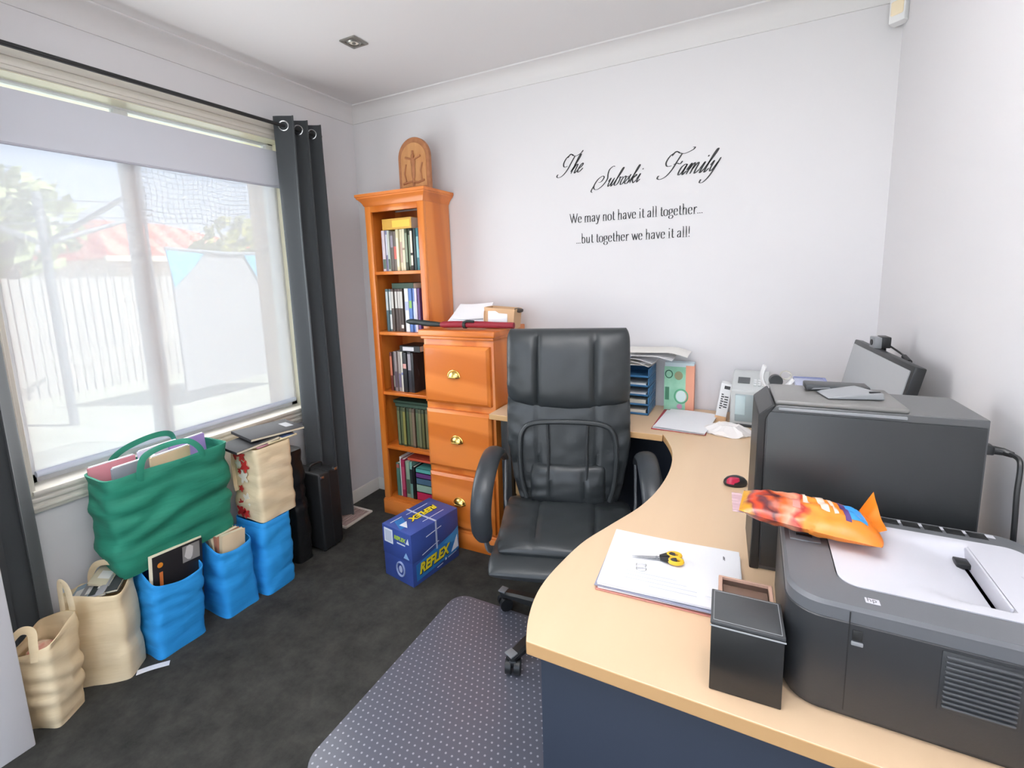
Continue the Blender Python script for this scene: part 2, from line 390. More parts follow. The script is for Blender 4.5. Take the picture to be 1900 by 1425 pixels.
for k in range(4):
    a = .25+k*PI/2; b = B(); b.tube([(.03*math.cos(a), .03*math.sin(a), 2.15), (1.35*math.cos(a), 1.35*math.sin(a), 2.62)], .028); b.build('arm', m_galv, ch)
b = B()
for rr in (.5, .8, 1.1):
    for k in range(4):
        a = .25+k*PI/2; c = a+PI/2; z = 2.15+.47*rr/1.35
        b.tube([(rr*math.cos(a), rr*math.sin(a), z), (rr*math.cos(c), rr*math.sin(c), z)], .006, 6)
b.build('lines', m_galv, ch)
def tree(loc, r, h, label, col, seed):
    t = thing('tree', label, 'tree', loc); rnd = random.Random(seed)
    b = B(); b.tube([(0, 0, 0), (.1, .05, h*.5), (0, .1, h*.8)], [.16, .11, .05]); b.build('trunk', mat('bark', '#6f5c48', .9), t)
    b = B()
    for k in range(420):
        d = Vector((rnd.gauss(0, 1), rnd.gauss(0, 1), rnd.gauss(0, 1))).normalized()*rnd.random()**.4
        c = Vector((d.x*r, d.y*r, h*.75+d.z*r*.85)); s_ = .22*r*rnd.uniform(.5, 1)
        a = Vector((rnd.gauss(0, 1), rnd.gauss(0, 1), rnd.gauss(0, 1))).normalized(); e = a.orthogonal().normalized(); f = a.cross(e)
        b._add([c+e*s_, c+f*s_*.6, c-e*s_, c-f*s_*.6], [(0, 1, 2, 3)])
    b.build('foliage', mat(col[0], col[1], .9, kind='noise', col2=col[2], scale=2), t, smooth=False)
tree((-9.3, 5.6, -.25), 1.15, 3.0, 'yellow-green tree to the right of the red roof outside', ('foliage_yellow', '#b5b04e', '#8d9440'), 3)
tree((-9.5, 1.25, -.25), 1.15, 3.7, 'leafy tree at the left behind the clothes hoist outside', ('foliage_green', '#b0b884', '#98a674'), 5)
tp = thing('garden_play_frame', 'dark covered frame with sagging blue tarpaulin corners on the lawn', 'play frame', (-4.6, 2.05, -.25))
b = B(); b.box(-.02, .02, -.72, .72, .2, 2.05); b.build('dark_screen', mat('shade_cloth', '#8d8f93', .9), tp, smooth=False)
m_tarp = mat('blue_tarpaulin', '#4aa9d6', .5, bump=.1, scale=20)
b = B(); b.prism([(-.78, 2.10), (-.3, 2.04), (-.45, 1.86), (-.62, 1.70), (-.72, 1.60)], .03, .05, 'x'); b.build('tarpaulin', m_tarp, tp, smooth=False)
b = B(); b.prism([(.28, 2.06), (.74, 2.05), (.70, 1.42), (.56, 1.55)], .03, .05, 'x'); b.build('tarpaulin', m_tarp, tp, smooth=False)
b = B(); b.tube([(.03, -.78, 2.10), (.03, 0, 2.05), (.03, .80, 2.06)], .03); b.build('top_rail', m_galv, tp)
nn = thing('bird_netting', 'fine dark bird netting hung outside the right half of the window', 'netting', (-2.0, .32, 2.15))
b = B()
for yy in (-.52, .54): b.tube([(0, yy, .32), (0, yy, -2.40)], .014)
b.build('pole', m_galv, nn); b = B()
for i in range(25):
    yy = -.5+i*.0417; b.tube([(0, yy+.008*math.sin(j*1.3+i*.4), .30-j*.062) for j in range(10)], .0036, 4)
for j in range(15):
    zz = .30-j*.040; b.tube([(0, -.5+i*.1, zz+.012*math.sin(i*1.4+j*.2)) for i in range(11)], .0036, 4)
b.build('mesh', mat('net_cord', '#3b4652', .8), nn)
b = B(); b.tube([(0, -.52, .31), (0, .54, .31)], .012); b.build('support_wire', m_galv, nn)
po = thing('timber_post', 'tan timber pergola post just outside the right end of the window', 'post', (-.56, -.255, -.25))
b = B(); b.box(-.045, .045, -.05, .05, 0, 2.9, r=.004); b.build('shaft', mat('treated_timber', '#e0b080', .8, kind='wood', col2='#c09468', scale=3, stretch=(1, 1, .1)), po)
b = B(); b.box(-.055, .055, -.06, .06, 0, .12, r=.004); b.build('post_shoe', m_galv, po)

# ------------------------------------------------------------------ bookcase
bc = thing('bookcase', 'tall narrow orange pine bookcase of five shelves standing in the corner', 'bookcase', (0, 0, 0))
X0, X1, YF = .272, .668, -.243
def crown(b, x0, x1, yf, yb, z, steps):
    rings = []
    for (o, dz) in steps: rings.append([(x0-o, yb, z+dz), (x0-o, yf-o, z+dz), (x1+o, yf-o, z+dz), (x1+o, yb, z+dz)])
    b.loft(rings)
b = B(); crown(b, X0, X1, YF, -.006, 1.79, [(0, 0), (.004, .006), (.008, .016), (.018, .030), (.030, .040), (.030, .046), (.035, .049), (.035, .063), (0.0, .063)])
b.build('crown_moulding', m_pineh, bc, angle=25)
b = B()
b.box(X0, X0+.018, YF+.02, -.006, 0.0, 1.79, r=.001); b.build('side_panel', m_pine, bc)
b = B(); b.box(X1-.018, X1, YF+.02, -.006, 0.0, 1.79, r=.001); b.build('side_panel', m_pine, bc)
b = B(); b.box(X0, X0+.040, YF, YF+.02, .10, 1.79, r=.002); b.box(X1-.040, X1, YF, YF+.02, .10, 1.79, r=.002); b.box(X0+.04, X1-.04, YF, YF+.02, 1.757, 1.79, r=.002)
b.build('face_frame', m_pine, bc)
b = B(); b.box(X0+.018, X1-.018, -.014, -.006, .1, 1.78); b.build('back_panel', m_pined, bc)
SHZ = [1.437, 1.100, .752, .425, .105]
for z in SHZ:
    b = B(); b.box(X0+.018, X1-.018, YF+.006, -.014, z-.018, z, r=.002); b.build('shelf', m_pineh, bc)
b = B(); b.box(X0-.006, X1+.006, YF-.008, -.006, 0, .088, r=.003); b.box(X0-.003, X1+.003, YF-.004, -.006, .086, .096, r=.003); b.build('plinth', m_pineh, bc)

# books
CN = {}
def book(x, yf, z, w, h, d, col, label, cat='book', group=None, lying=False, tilt=0, accent=None, pages='#ece6d8', name='book', inner=None):
    """upright: spine faces -y, w = thickness in x; lying: w = length in x, h = thickness"""
    t = thing(name, label, cat, (x, yf, z), 0, group)
    t.rotation_euler = (0, tilt, 0)
    c = plain(col, .45); pg = plain(pages, .8); b = B()
    if not lying:
        k = min(.0025, w*.15)
        b.box(0, k, 0, d, 0, h); b.box(w-k, w, 0, d, 0, h); b.box(0, w, 0, k*1.2, 0, h, r=k*.4, seg=2)
        b.build('cover', c, t)
        b = B(); b.box(k*1.05, w-k*1.05, k*1.3, d-.004, .003, h-.003); b.build('pages', pg, t)
        if accent:
            b = B(); ac = plain(accent[0], .45)
            for (a0, a1) in accent[1:]: b.box(w*.12, w*.88, -.0006, .0008, h*a0, h*a1)
            b.build('spine_print', ac, t)
    else:
        k = .002
        b.box(0, w, 0, d, 0, k); b.box(0, w, 0, d, h-k, h); b.box(0, w, 0, k, 0, h); b.build('cover', c, t)
        b = B(); b.box(.003, w-.003, k, d-.003, k*1.05, h-k*1.05); b.build('pages', pg, t)
        if accent:
            b = B(); b.box(w*accent[1][0], w*accent[1][1], -.0006, .0005, h*.2, h*.8); b.build('spine_print', plain(accent[0], .45), t)
    return t
def row(shelf, x, books, grp, where, z=None, depth=.15, yf=-.205):
    z = SHZ[shelf]+.0008 if z is None else z
    cnt = {}
    tot = {}
    for bk in books: tot[bk[3]] = tot.get(bk[3], 0)+1
    ordn = ['first', 'second', 'third', 'fourth', 'fifth', 'sixth', 'seventh', 'eighth', 'ninth', 'tenth']
    for i, bk in enumerate(books):
        w, h, col, cn = bk[:4]; acc = bk[4] if len(bk) > 4 else None
        k = cnt.get(cn, 0); cnt[cn] = k+1
        if tot[cn] == 1: lab = 'the one upright %s book on the %s of the pine bookcase' % (cn, where)
        else: lab = '%s %s book from the left on the %s of the pine bookcase' % (ordn[k], cn, where)
        book(x, yf+.004*math.sin(i*2.3), z, w-.0008, h, depth, col, lab, group=grp, accent=acc)
        x += w
    return x
A = lambda c, *r: (c,)+r
row(0, .345, [(.024, .222, '#ddd0d8', 'pinkish-white', A('#5c7268', (.06, .3))), (.018, .222, '#8c8cae', 'lavender', A('#d8d8e4', (.4, .9))),
    (.016, .22, '#cfd6cc', 'pale green', A('#54685c', (.05, .3))), (.022, .214, '#6c6460', 'dark grey', A('#9c94a0', (.6, .9))), (.022, .214, '#7a7068', 'grey and coral', A('#d86c60', (.30, .62))),
    (.020, .222, '#e4dcb4', 'cream', A('#f2ecd0', (.1, .8))), (.020, .222, '#e2d8b8', 'cream', A('#c8a898', (.2, .7))), (.020, .222, '#e6e0c0', 'cream', A('#a89078', (.5, .55))),
    (.018, .222, '#48503c', 'dark olive', A('#8c9880', (.2, .9))), (.018, .222, '#3e4636', 'moss', A('#76866c', (.1, .85))),
    (.018, .222, '#2a2522', 'black and cream', A('#e6dccb', (.42, .94), (.12, .36))), (.018, .222, '#33474a', 'charcoal'), (.020, .222, '#3f7c86', 'teal', A('#8cc0c4', (.3, .8))),
    (.018, .222, '#3a5a70', 'steel blue', A('#7c9cb0', (.1, .5))), (.014, .222, '#b4c4cc', 'pale blue', A('#e2eaee', (.4, .9)))], 'books standing on the top shelf', 'top shelf')
book(.352, -.20, 1.437+.2235, .20, .062, .14, '#d8a640', 'thick yellow book lying flat on the books of the top shelf', lying=True, accent=('#f0cc4c', (.35, .95)))
row(1, .345, [(.021, .238, '#4c6870', 'blue-grey', A('#c0ccd0', (.5, .94))), (.021, .238, '#5e7478', 'slate', A('#d4d8d6', (.5, .94), (.05, .4))),
    (.021, .238, '#5a4e48', 'brown cased', A('#cfccc6', (.55, .94))), (.021, .238, '#544844', 'brown cased', A('#d2cfc9', (.55, .94))), (.021, .238, '#584a46', 'brown cased', A('#cac6c0', (.55, .94))), (.021, .238, '#504440', 'brown cased', A('#d6d2cc', (.55, .94), (.08, .16))),
    (.010, .236, '#2e2c30', 'black'), (.028, .24, '#eceef2', 'white', A('#b0b8dc', (.5, .7))), (.024, .24, '#5a80c4', 'blue', A('#84b85a', (.55, .72))),
    (.018, .24, '#7490cc', 'cornflower', A('#cad6ee', (.2, .7))), (.016, .24, '#dcd4e2', 'lilac'), (.018, .24, '#66427c', 'purple')], 'books standing on the second shelf', 'second shelf')
book(.392, -.20, 1.100+.2395, .15, .032, .13, '#22402e', 'dark green book lying across the brown cased books on the second shelf', lying=True)
row(2, .345, [(.018, .225, '#6e3228', 'mottled red-brown', A('#c8765a', (.4, .9))), (.016, .225, '#3c3432', 'dark brown', A('#8c8478', (.1, .4))),
    (.022, .232, '#8d8282', 'taupe', A('#5c4c58', (.1, .5))), (.022, .232, '#a09690', 'warm grey', A('#746a80', (.1, .45))), (.016, .232, '#e2ddd0', 'ivory', A('#8088b4', (.42, .48))),
    (.030, .228, '#26282c', 'black with pink spot', A('#e0a49c', (.6, .72))), (.028, .232, '#3a3a40', 'charcoal spotted', A('#9c969c', (.55, .95))), (.020, .228, '#2a2c30', 'black plain')], 'books standing on the third shelf', 'third shelf')
book(.425, -.205, .752+.2335, .14, .036, .13, '#1c1e20', 'black book with white lettering lying on the third shelf books', lying=True, accent=('#d8d8dc', (.15, .7)))
row(3, .372, [(.022, .232, c, 'dark green magazine' if i % 2 == 0 else 'olive magazine', A(a_, (.05, .9))) for i, (c, a_) in enumerate([('#44503a', '#6a7050'), ('#39452f', '#5c6444'), ('#4a5238', '#8a8448'), ('#2e3c2c', '#48583c'), ('#50503c', '#6c6a50'), ('#5a4c3e', '#7c6a58'), ('#384434', '#5a684c'), ('#474c36', '#6e7052'), ('#3a442e', '#60603e'), ('#4a4a34', '#706c4c')])],
    'magazines standing on the fourth shelf', 'fourth shelf')
book(.36, -.20, .425+.2335, .24, .022, .13, '#3c5244', 'lower dark green magazine lying flat along the fourth shelf row', lying=True)
book(.352, -.205, .425+.2560, .25, .018, .13, '#2e4436', 'upper dark green magazine lying flat along the fourth shelf row', lying=True)
xx = row(4, .34, [(.026, .205, '#4c7a6c', 'green', A('#a85a50', (.85, .96))), (.014, .245, '#e9e4dc', 'tall white', None), (.028, .235, '#98284a', 'crimson', A('#b84c68', (.2, .8))), (.03, .225, '#8fa58c', 'sage', A('#4c6450', (.1, .5))),
    (.022, .225, '#74a094', 'sea green', A('#2c3434', (.4, .8))), (.022, .20, '#16181a', 'black', None)], 'books standing on the bottom shelf', 'bottom shelf')
for i, (h0, hh, c, cn) in enumerate([(0, .05, '#b8284e', 'crimson'), (.0515, .045, '#94b09c', 'pale green'), (.098, .038, '#4c6a80', 'slate blue'), (.1375, .03, '#6a3c78', 'purple'), (.169, .025, '#5aa8a0', 'turquoise')]):
    book(xx+.004, -.205, SHZ[4]+.001+h0, .115, hh, .14, c, '%s book lying flat in the stack at the right of the bottom shelf' % cn, lying=True, group='stacked books on the bottom shelf')
book(.43, -.205, SHZ[4]+.236, .21, .018, .13, '#d0563c', 'orange-red book lying on top of the bottom shelf books', lying=True)

# carved arched plaque on the bookcase
pq = thing('carved_plaque', 'arched carved wooden plaque with a relief figure standing on the bookcase', 'plaque', (.545, -.14, 1.8535))
def arch_poly(w, h, n=20, z0=0): return [(-w/2, z0), (w/2, z0)]+[(w/2*math.cos(PI*i/n), h-w/2+w/2*math.sin(PI*i/n)) for i in range(n+1)]
m_oak = mat('light_carved_wood', '#cf9a66', .6, kind='noise', col2='#b9804d', scale=30, stretch=(1, 1, .3), bump=.3)
m_oakd = mat('carved_wood_edge', '#b57a50', .6, kind='noise', col2='#9c6440', scale=30, bump=.2)
b = B(); b.prism(arch_poly(.205, .285), 0, .022, 'y'); b.build('board', m_oakd, pq, bevel=.003)
b = B(); b.prism(arch_poly(.165, .258, z0=.03), -.003, .002, 'y'); b.build('recessed_panel', m_oak, pq, bevel=.002)
b = B()
b.tube([(0, -.005, .035), (0, -.005, .215)], .0075, 8, flat=.8); b.tube([(-.05, -.005, .185), (0, -.004, .168), (.05, -.005, .185)], .0055, 8)
b.loft([[(r*math.cos(a), -.006-.005*max(0, math.sin(a)), z) for a in [2*PI*k/12 for k in range(12)]] for z, r in ((.075, .010), (.10, .013), (.13, .012), (.16, .016), (.172, .009))])
b.lathe([(.001, .0), (.008, .003), (.011, .012), (.008, .021), (.001, .025)], 14, M=XF((0, -.006, .175)))
b.tube([(-.05, -.004, .06), (-.06, -.005, .10), (-.048, -.004, .15)], .005, 8); b.tube([(.055, -.004, .05), (.048, -.005, .11), (.06, -.004, .15)], .005, 8)
b.tube([(-.07, -.004, .05), (-.02, -.005, .058), (.03, -.005, .05), (.07, -.004, .06)], .006, 8)
b.build('relief_figure', m_oakd, pq)

# ------------------------------------------------------------------ filing cabinet
fc = thing('filing_cabinet', 'orange pine three-drawer filing cabinet with brass cup handles', 'cabinet', (.716, -.374, 0), .02)
w, dp, h = .398, .345, 1.140
b = B(); b.box(0, w, .012, dp, .09, 1.10, r=.002); b.build('carcass', m_pine, fc)
b = B(); b.box(-.018, w+.018, -.012, dp, 1.108, 1.140, r=.006, seg=3); b.box(-.008, w+.008, -.004, dp, 1.094, 1.109, r=.004); b.build('top', m_pineh, fc)
b = B(); b.box(-.012, w+.012, -.012, dp, 0, .088, r=.004); b.box(-.006, w+.006, -.004, dp, .086, .10, r=.004); b.build('plinth', m_pineh, fc)
for z0, z1 in ((.772, 1.064), (.432, .736), (.112, .398)):
    b = B(); x0, x1 = .010, w-.014
    b.loft([[(x0, .012, z0), (x1, .012, z0), (x1, .012, z1), (x0, .012, z1)], [(x0, -.008, z0), (x1, -.008, z0), (x1, -.008, z1), (x0, -.008, z1)],
            [(x0+.003, -.0105, z0+.003), (x1-.003, -.0105, z0+.003), (x1-.003, -.0105, z1-.003), (x0+.003, -.0105, z1-.003)],
            [(x0+.014, -.018, z0+.014), (x1-.014, -.018, z0+.014), (x1-.014, -.018, z1-.014), (x0+.014, -.018, z1-.014)]])
    dr = b.build('drawer', m_pineh, fc, angle=20)
    b = B(); zc = (z0+z1)/2-.006; xc = (x0+x1)/2-.008
    rings = []
    for i in range(9):       # cup pull: quarter dome
        a = PI/2*i/8; R_ = .033*math.cos(a); d_ = .022*math.sin(a)
        rings.append([(xc+R_*math.cos(PI*k/14), -.010-d_*.9, zc+R_*.95*math.sin(PI*k/14)) for k in range(15)])
    b.loft([[(x, y-.008, z) for x, y, z in r] for r in rings], closed=False, cap0=False, cap1=False)
    b.tube([(xc+.034*math.cos(PI*k/14), -.019, zc+.033*math.sin(PI*k/14)) for k in range(15)], .0032, 8)
    b.tube([(xc-.033, -.020, zc), (xc-.02, -.036, zc), (xc+.02, -.036, zc), (xc+.033, -.020, zc)], .0035, 8)
    b.build('cup_handle', m_brass, dr)

# things on the cabinet
um = thing('umbrella', 'folded dark red umbrella with a black handle lying on the cabinet', 'umbrella', (.70, -.325, 1.161), .0)
b = B(); b.tube(catmull([(.10, 0, 0), (.22, .004, .004), (.35, .01, .004), (.50, .02, .002)], 5), [.012]+[.0165]*10+[.015]*5, 12); b.build('canopy', mat('dark_red_fabric', '#8c1b2c', .6, bump=.3, scale=60), um)
b = B(); b.tube(catmull([(-.115, 0, .012), (-.05, 0, .010), (.02, 0, .004), (.105, 0, 0)], 5), [.008, .010, .014, .015, .015, .014, .013, .014, .0155, .0155, .015, .014, .014, .013, .012, .011], 12); b.build('handle', mat('umbrella_black', '#1f2a2a', .5), um)
b = B(); b.tube([(.235, 0, .003), (.25, .001, .003)], .019, 12); b.tube(catmull([(.24, -.012, .014), (.265, -.015, .022), (.30, -.01, .020)], 4), .006, 8); b.build('strap', mat('umbrella_black', '#1f2a2a', .5), um)
def leaning_sheet(name, label, cat, loc, w, h, lean, rz, mt, th=.0015, curl=.01, group=None):
    t = B(); t.sheet(lambda u, v: ((u-.5)*w, v*h*math.sin(lean)+curl*math.sin(PI*u)*v, v*h*math.cos(lean)), 8, 8, th)
    o = t.build(name, mt, None, loc, (0, 0, rz)); tag(o, label, cat, group); return o
en = thing('envelope_pile', 'loose pile of white papers leaning on the pine cabinet top', 'papers', (.90, -.20, 1.1415))
for k in range(5):
    b = B(); b.sheet(lambda u, v: ((u-.5)*.20+(k-2)*.012*(1-v), -.07+v*.12+k*.004, .002+.011*k+v*(.085-.004*k)+.006*math.sin(3*u+k)), 6, 5, .0012); b.build('sheet', m_white, en)
pbx = thing('paper_bag', 'small open brown paper bag with letters beside the white papers', 'paper bag', (1.085, -.20, 1.1415), .1)
m_kraft = mat('kraft_paper', '#d2ab84', .8, bump=.1, scale=30)
b = B()
def kring(z, s_, o=0): return [(x*s_+o, y*s_, z+.006*math.sin(x*60)) for x, y in [(-.075, -.05), (.0, -.053), (.075, -.05), (.078, 0), (.075, .05), (0, .053), (-.075, .05), (-.078, 0)]]
b.loft([kring(0, 1), kring(.05, 1.03, .003), kring(.098, 1.06, .006), kring(.098, 1.03, .006), kring(.05, 1.0, .003), kring(.004, .97)]); b.build('body', m_kraft, pbx)
b = B(); b.box(-.055, .045, -.064, -.056, .004, .078, r=.001); b.build('letter', m_white, pbx, rot=(-.12, 0, .05))
b = B(); b.tube(catmull([(-.07, -.058, .085), (-.07, -.066, .04), (-.065, -.06, .01)], 5), .006, 6, flat=.4); b.build('handle', m_kraft, pbx)
b = B(); b.box(.05, .085, -.02, .03, .09, .108, r=.006); b.build('dark_tab', mat('dark_brown', '#3c3026', .6), pbx, rot=(0, .2, 0))

# ------------------------------------------------------------------ desk
dk = thing('corner_desk', 'L-shaped beech laminate corner desk with a curved inner edge', 'desk', (0, 0, 0))
curve = catmull([(1.857, -1.618, 0), (1.838, -1.568, 0), (1.825, -1.51, 0), (1.822, -1.452, 0), (1.830, -1.376, 0), (1.850, -1.273, 0), (1.887, -1.174, 0), (1.938, -1.040, 0), (1.966, -.90, 0), (1.974, -.745, 0), (1.960, -.603, 0), (1.931, -.50, 0), (1.892, -.405, 0)], 6)
poly = [(p.x, p.y) for p in curve]+[(1.862, -.008), (2.622, -.008), (2.622, -1.618)]
m_top = [m_beech, m_edge]
def slab(poly, z0, z1):
    bm = bmesh.new(); lo = [bm.verts.new((x, y, z0)) for x, y in poly]; hi = [bm.verts.new((x, y, z1)) for x, y in poly]
    n = len(poly); f = bm.faces.new(hi); bm.faces.new(lo[::-1])
    for i in range(n):
        q = bm.faces.new((lo[i], lo[(i+1) % n], hi[(i+1) % n], hi[i])); q.material_index = 1
    bb = B(); bb.bm.free(); bb.bm = bm; return bb
b = slab(poly[::-1], DZ-.026, DZ); b.build('desktop', m_top, dk, bevel=.0018)
b = slab([(1.118, -.008), (1.1195, -.432), (1.8995, -.432), (1.8595, -.008)][::-1], DZ-.026, DZ-.0003); b.build('return_top', m_top, dk, bevel=.0018)
b = B(); b.box(1.875, 2.60, -1.596, -1.578, .02, DZ-.027, r=.002); b.build('end_panel', m_slate, dk)
b = B(); b.box(2.585, 2.603, -1.57, -.05, .20, DZ-.027, r=.002); b.build('modesty_panel', m_slate, dk)
b = B(); b.box(1.16, 2.55, -.045, -.03, .03, DZ-.027, r=.002); b.build('modesty_panel', m_slate, dk)
b = B(); b.box(1.175, 1.193, -.40, -.05, 0.02, DZ-.027, r=.002); b.build('end_panel', m_blackp, dk)
for (x, y) in ((2.45, -.10), (1.19, -.38)):
    b = B(); b.box(x-.025, x+.025, y-.025, y+.025, 0.0, DZ-.027, r=.004); b.build('leg', m_blackp, dk)
dd = thing('under_desk_drawers', 'light timber drawer box beneath the rear wing of the desk', 'drawers', (1.215, -.37, 0))
b = B(); b.box(0, .30, .01, .32, .10, .655, r=.003); b.build('case', m_edge, dd)
for k, (a0, a1) in enumerate(((.51, .65), (.36, .50), (.11, .35))):
    b = B(); b.box(.004, .296, -.006, .01, a0, a1, r=.003); q = b.build('drawer', m_edge, dd)
    b = B(); b.tube([(.10, -.006, a1-.04), (.105, -.022, a1-.04), (.195, -.022, a1-.04), (.20, -.006, a1-.04)], .004, 8); b.build('handle', m_blackp, q)
for (x, y) in ((.03, .04), (.27, .04), (.03, .29), (.27, .29)):
    b = B(); b.cyl((x-.01, y, .04), (x+.01, y, .04), .04, n=18); b.cyl((x, y, .045), (x, y, .102), .008); b.build('caster', m_blackp, dd)
cb = thing('cardboard_box', 'brown cardboard box on the floor under the corner of the desk', 'box', (2.10, -.42, 0), .15)
b = B(); b.box(-.15, .15, -.14, .14, 0, .40, r=.003); b.build('body', mat('cardboard', '#a07c58', .85, bump=.05), cb)
b = B(); b.box(-.03, .03, -.1415, .1415, .398, .402); b.box(-.03, .03, -.1415, -.139, .30, .402); b.build('tape', mat('packing_tape', '#c0a27a', .3), cb)

# chair mat
cm = B()
def rr(x0, x1, y0, y1, r, n=8):
    P = []
    for cx, cy, a0 in ((x1-r, y1-r, 0), (x0+r, y1-r, PI/2), (x0+r, y0+r, PI), (x1-r, y0+r, 1.5*PI)):
        for i in range(n+1):
            a = a0+PI/2*i/n; P.append((cx+r*math.cos(a), cy+r*math.sin(a)))
    return P
mm = mat('clear_grey_vinyl', '#60626c', .28, spec=.6)
n = mm.node_tree.nodes; L = mm.node_tree.links; p = n['Principled BSDF']
tc = n.new('ShaderNodeTexCoord'); sep = n.new('ShaderNodeSeparateXYZ'); L.new(tc.outputs['Object'], sep.inputs[0])
def mth(op, a, bb=None):
    q = n.new('ShaderNodeMath'); q.operation = op
    for i, v in enumerate((a, bb)):
        if v is None: continue
        if isinstance(v, (int, float)): q.inputs[i].default_value = v
        else: L.new(v, q.inputs[i])
    return q.outputs[0]
sx = mth('MULTIPLY', sep.outputs[0], 46.0); sy = mth('MULTIPLY', sep.outputs[1], 46.0)
rowi = mth('FLOOR', sy); off = mth('MULTIPLY', mth('MODULO', rowi, 2.0), .5); sx = mth('ADD', sx, off)
fx = mth('SUBTRACT', mth('FRACT', mth('ADD', sx, 100.0)), .5); fy = mth('SUBTRACT', mth('FRACT', mth('ADD', sy, 100.0)), .5)
dist = mth('SQRT', mth('ADD', mth('MULTIPLY', fx, fx), mth('MULTIPLY', fy, fy)))
dot = mth('LESS_THAN', dist, .15)
mxn = n.new('ShaderNodeMixRGB'); mxn.inputs[1].default_value = (*lin('#5d5f6a'), 1); mxn.inputs[2].default_value = (*lin('#a4a5ae'), 1)
L.new(dot, mxn.inputs[0]); L.new(mxn.outputs[0], p.inputs['Base Color'])
for l_ in list(p.inputs['Roughness'].links): L.remove(l_)
cm.prism(rr(1.073, 2.30, -1.545, -.690, .07), .001, .0045); o = cm.build('chair_mat', mm, bevel=.001)
tag(o, 'translucent grey vinyl chair mat with small studs on the carpet', 'chair mat')

# ------------------------------------------------------------------ office chair (faces local -y)
oc = thing('office_chair', 'high-back black leather office chair with padded arms at the desk', 'chair', (1.583, -.664, .0), .296)
def pillow(b, xh, z0, z1, yc, Tf, Tb, nz=26, nx=40, grooves=(), gd=.012, gw=.008, pw=4, zw=3, wr=.004, seed=0, M=None):
    rings = []
    for i in range(nz+1):
        v = i/nz; v = .5-.5*math.cos(PI*v); s_ = 2*v-1
        e = max(0, 1-abs(s_)**zw)**(1/zw*1.2)
        ring = []
        for side in (1, -1):
            for j in range(nx+1):
                u = -1+2*j/nx; u = u if side == 1 else -u; u = math.sin(PI/2*u)
                zz0 = z0(u) if callable(z0) else z0; zz1 = z1(u) if callable(z1) else z1
                z = zz0+(zz1-zz0)*v; h = xh(z) if callable(xh) else xh
                x = u*h*(1-.06*abs(s_)**8)
                t = max(0, 1-abs(u)**pw)**(1/pw*1.1)*e
                y0 = yc(z) if callable(yc) else yc
                if side == 1:
                    d = Tf*t
                    for g in grooves: d -= gd*math.exp(-((x-g)/gw)**2)*e*(1 if t > .2 else 0)
                    edge = abs(u)**3
                    d += wr*(.35+edge)*noise.noise((x*16+seed, z*34, seed*1.7))*min(1, 3*t)
                    y = y0-d
                else: y = y0+Tb*t
                ring.append((x, y, z))
        rings.append(ring)
    b.loft(rings, M=M)
yb = lambda z: .115+.085*max(0, (z-.47)/.7)**1.2
hw = lambda z: .196+.053*min(1, max(0, (z-.46)/.26))**.8
b = B(); pillow(b, hw, .47, .945, yb, .035, .05, grooves=(-.115, .115), gd=.010, gw=.006, wr=.012, nz=36, nx=56); b.build('backrest', m_leather, oc, angle=60)
b = B(); pillow(b, lambda z: .249, lambda u: .880-.030*(1-u*u), 1.178, lambda z: yb(z)+.005, .062, .045, grooves=(-.122, .112), gd=.020, gw=.007, wr=.006, seed=3, nx=56, zw=3.2); b.build('headrest', m_leather, oc, angle=60)
b = B(); P_ = []
for x, z in [(-.165, .50), (-.185, .58), (-.192, .70), (-.178, .775), (-.13, .805), (0, .812), (.13, .805), (.178, .775), (.192, .70), (.185, .58), (.165, .50)]:
    P_.append((x, yb(z)-.043, z))
b.tube(catmull(P_, 6), .010, 10); lf = b.build('lumbar_frame', m_leather, oc)
for xs in (-.075, .078):
    b = B(); b.tube(catmull([(xs*1.05, yb(.80)-.043, .80), (xs, yb(.70)-.050, .70), (xs, yb(.6)-.052, .6), (xs*.95, yb(.5)-.045, .50)], 5), .009, 8, flat=.6); b.build('lumbar_strap', mat('dull_leather', '#2e3133', .6, bump=.1, scale=90), oc)
b = B(); pillow(b, lambda z: .150, .475, .64, lambda z: yb(z)-.02, .045, .01, grooves=(-.07, .07), gd=.008, gw=.005, wr=.01, seed=9); b.build('lumbar_cushion', m_leather, oc, angle=60)
# seat: pillow built upright then laid flat
Rx = Matrix(((1, 0, 0, 0), (0, 0, -1, 0), (0, 1, 0, 0), (0, 0, 0, 1)))   # (x,y,z)->(x,-z,y)
def flat_pillow(b, xh, y_front, y_back, ztop, Tt, Tb, **k):
    # local pillow z axis -> -y ; pillow -y (front) -> +z
    M_ = Matrix(((1, 0, 0, 0), (0, 0, -1, 0), (0, -1, 0, 0), (0, 0, 0, 1)))
    pillow(b, xh, -y_back, -y_front, lambda z: -ztop, Tt, Tb, M=M_, **k)
b = B(); flat_pillow(b, lambda z: .25-.02*max(0, z)/.3, -.245, .16, .452, .044, .04, grooves=(-.105, .105), gd=.012, gw=.006, wr=.012, seed=5, nx=56); b.build('seat', m_leather, oc, angle=60)
b = B(); flat_pillow(b, lambda z: .258, -.312, .14, .408, .042, .055, wr=.006, seed=12, zw=2.6); b.build('seat_front_roll', m_leather, oc, angle=60)
b = B(); b.box(-.18, .18, -.20, .12, .345, .37, r=.01); b.box(-.09, .09, -.14, .05, .30, .35, r=.012); b.build('tilt_mechanism', m_blackp, oc)
b = B(); b.tube([(.08, -.05, .325), (.20, -.06, .325), (.26, -.065, .32)], .006, 8); b.build('lever', m_blackp, oc)
b = B(); b.cyl((0, -.045, .10), (0, -.045, .31), .026, n=24); b.cyl((0, -.045, .19), (0, -.045, .30), .032, n=24); b.build('gas_lift', m_blackp, oc)
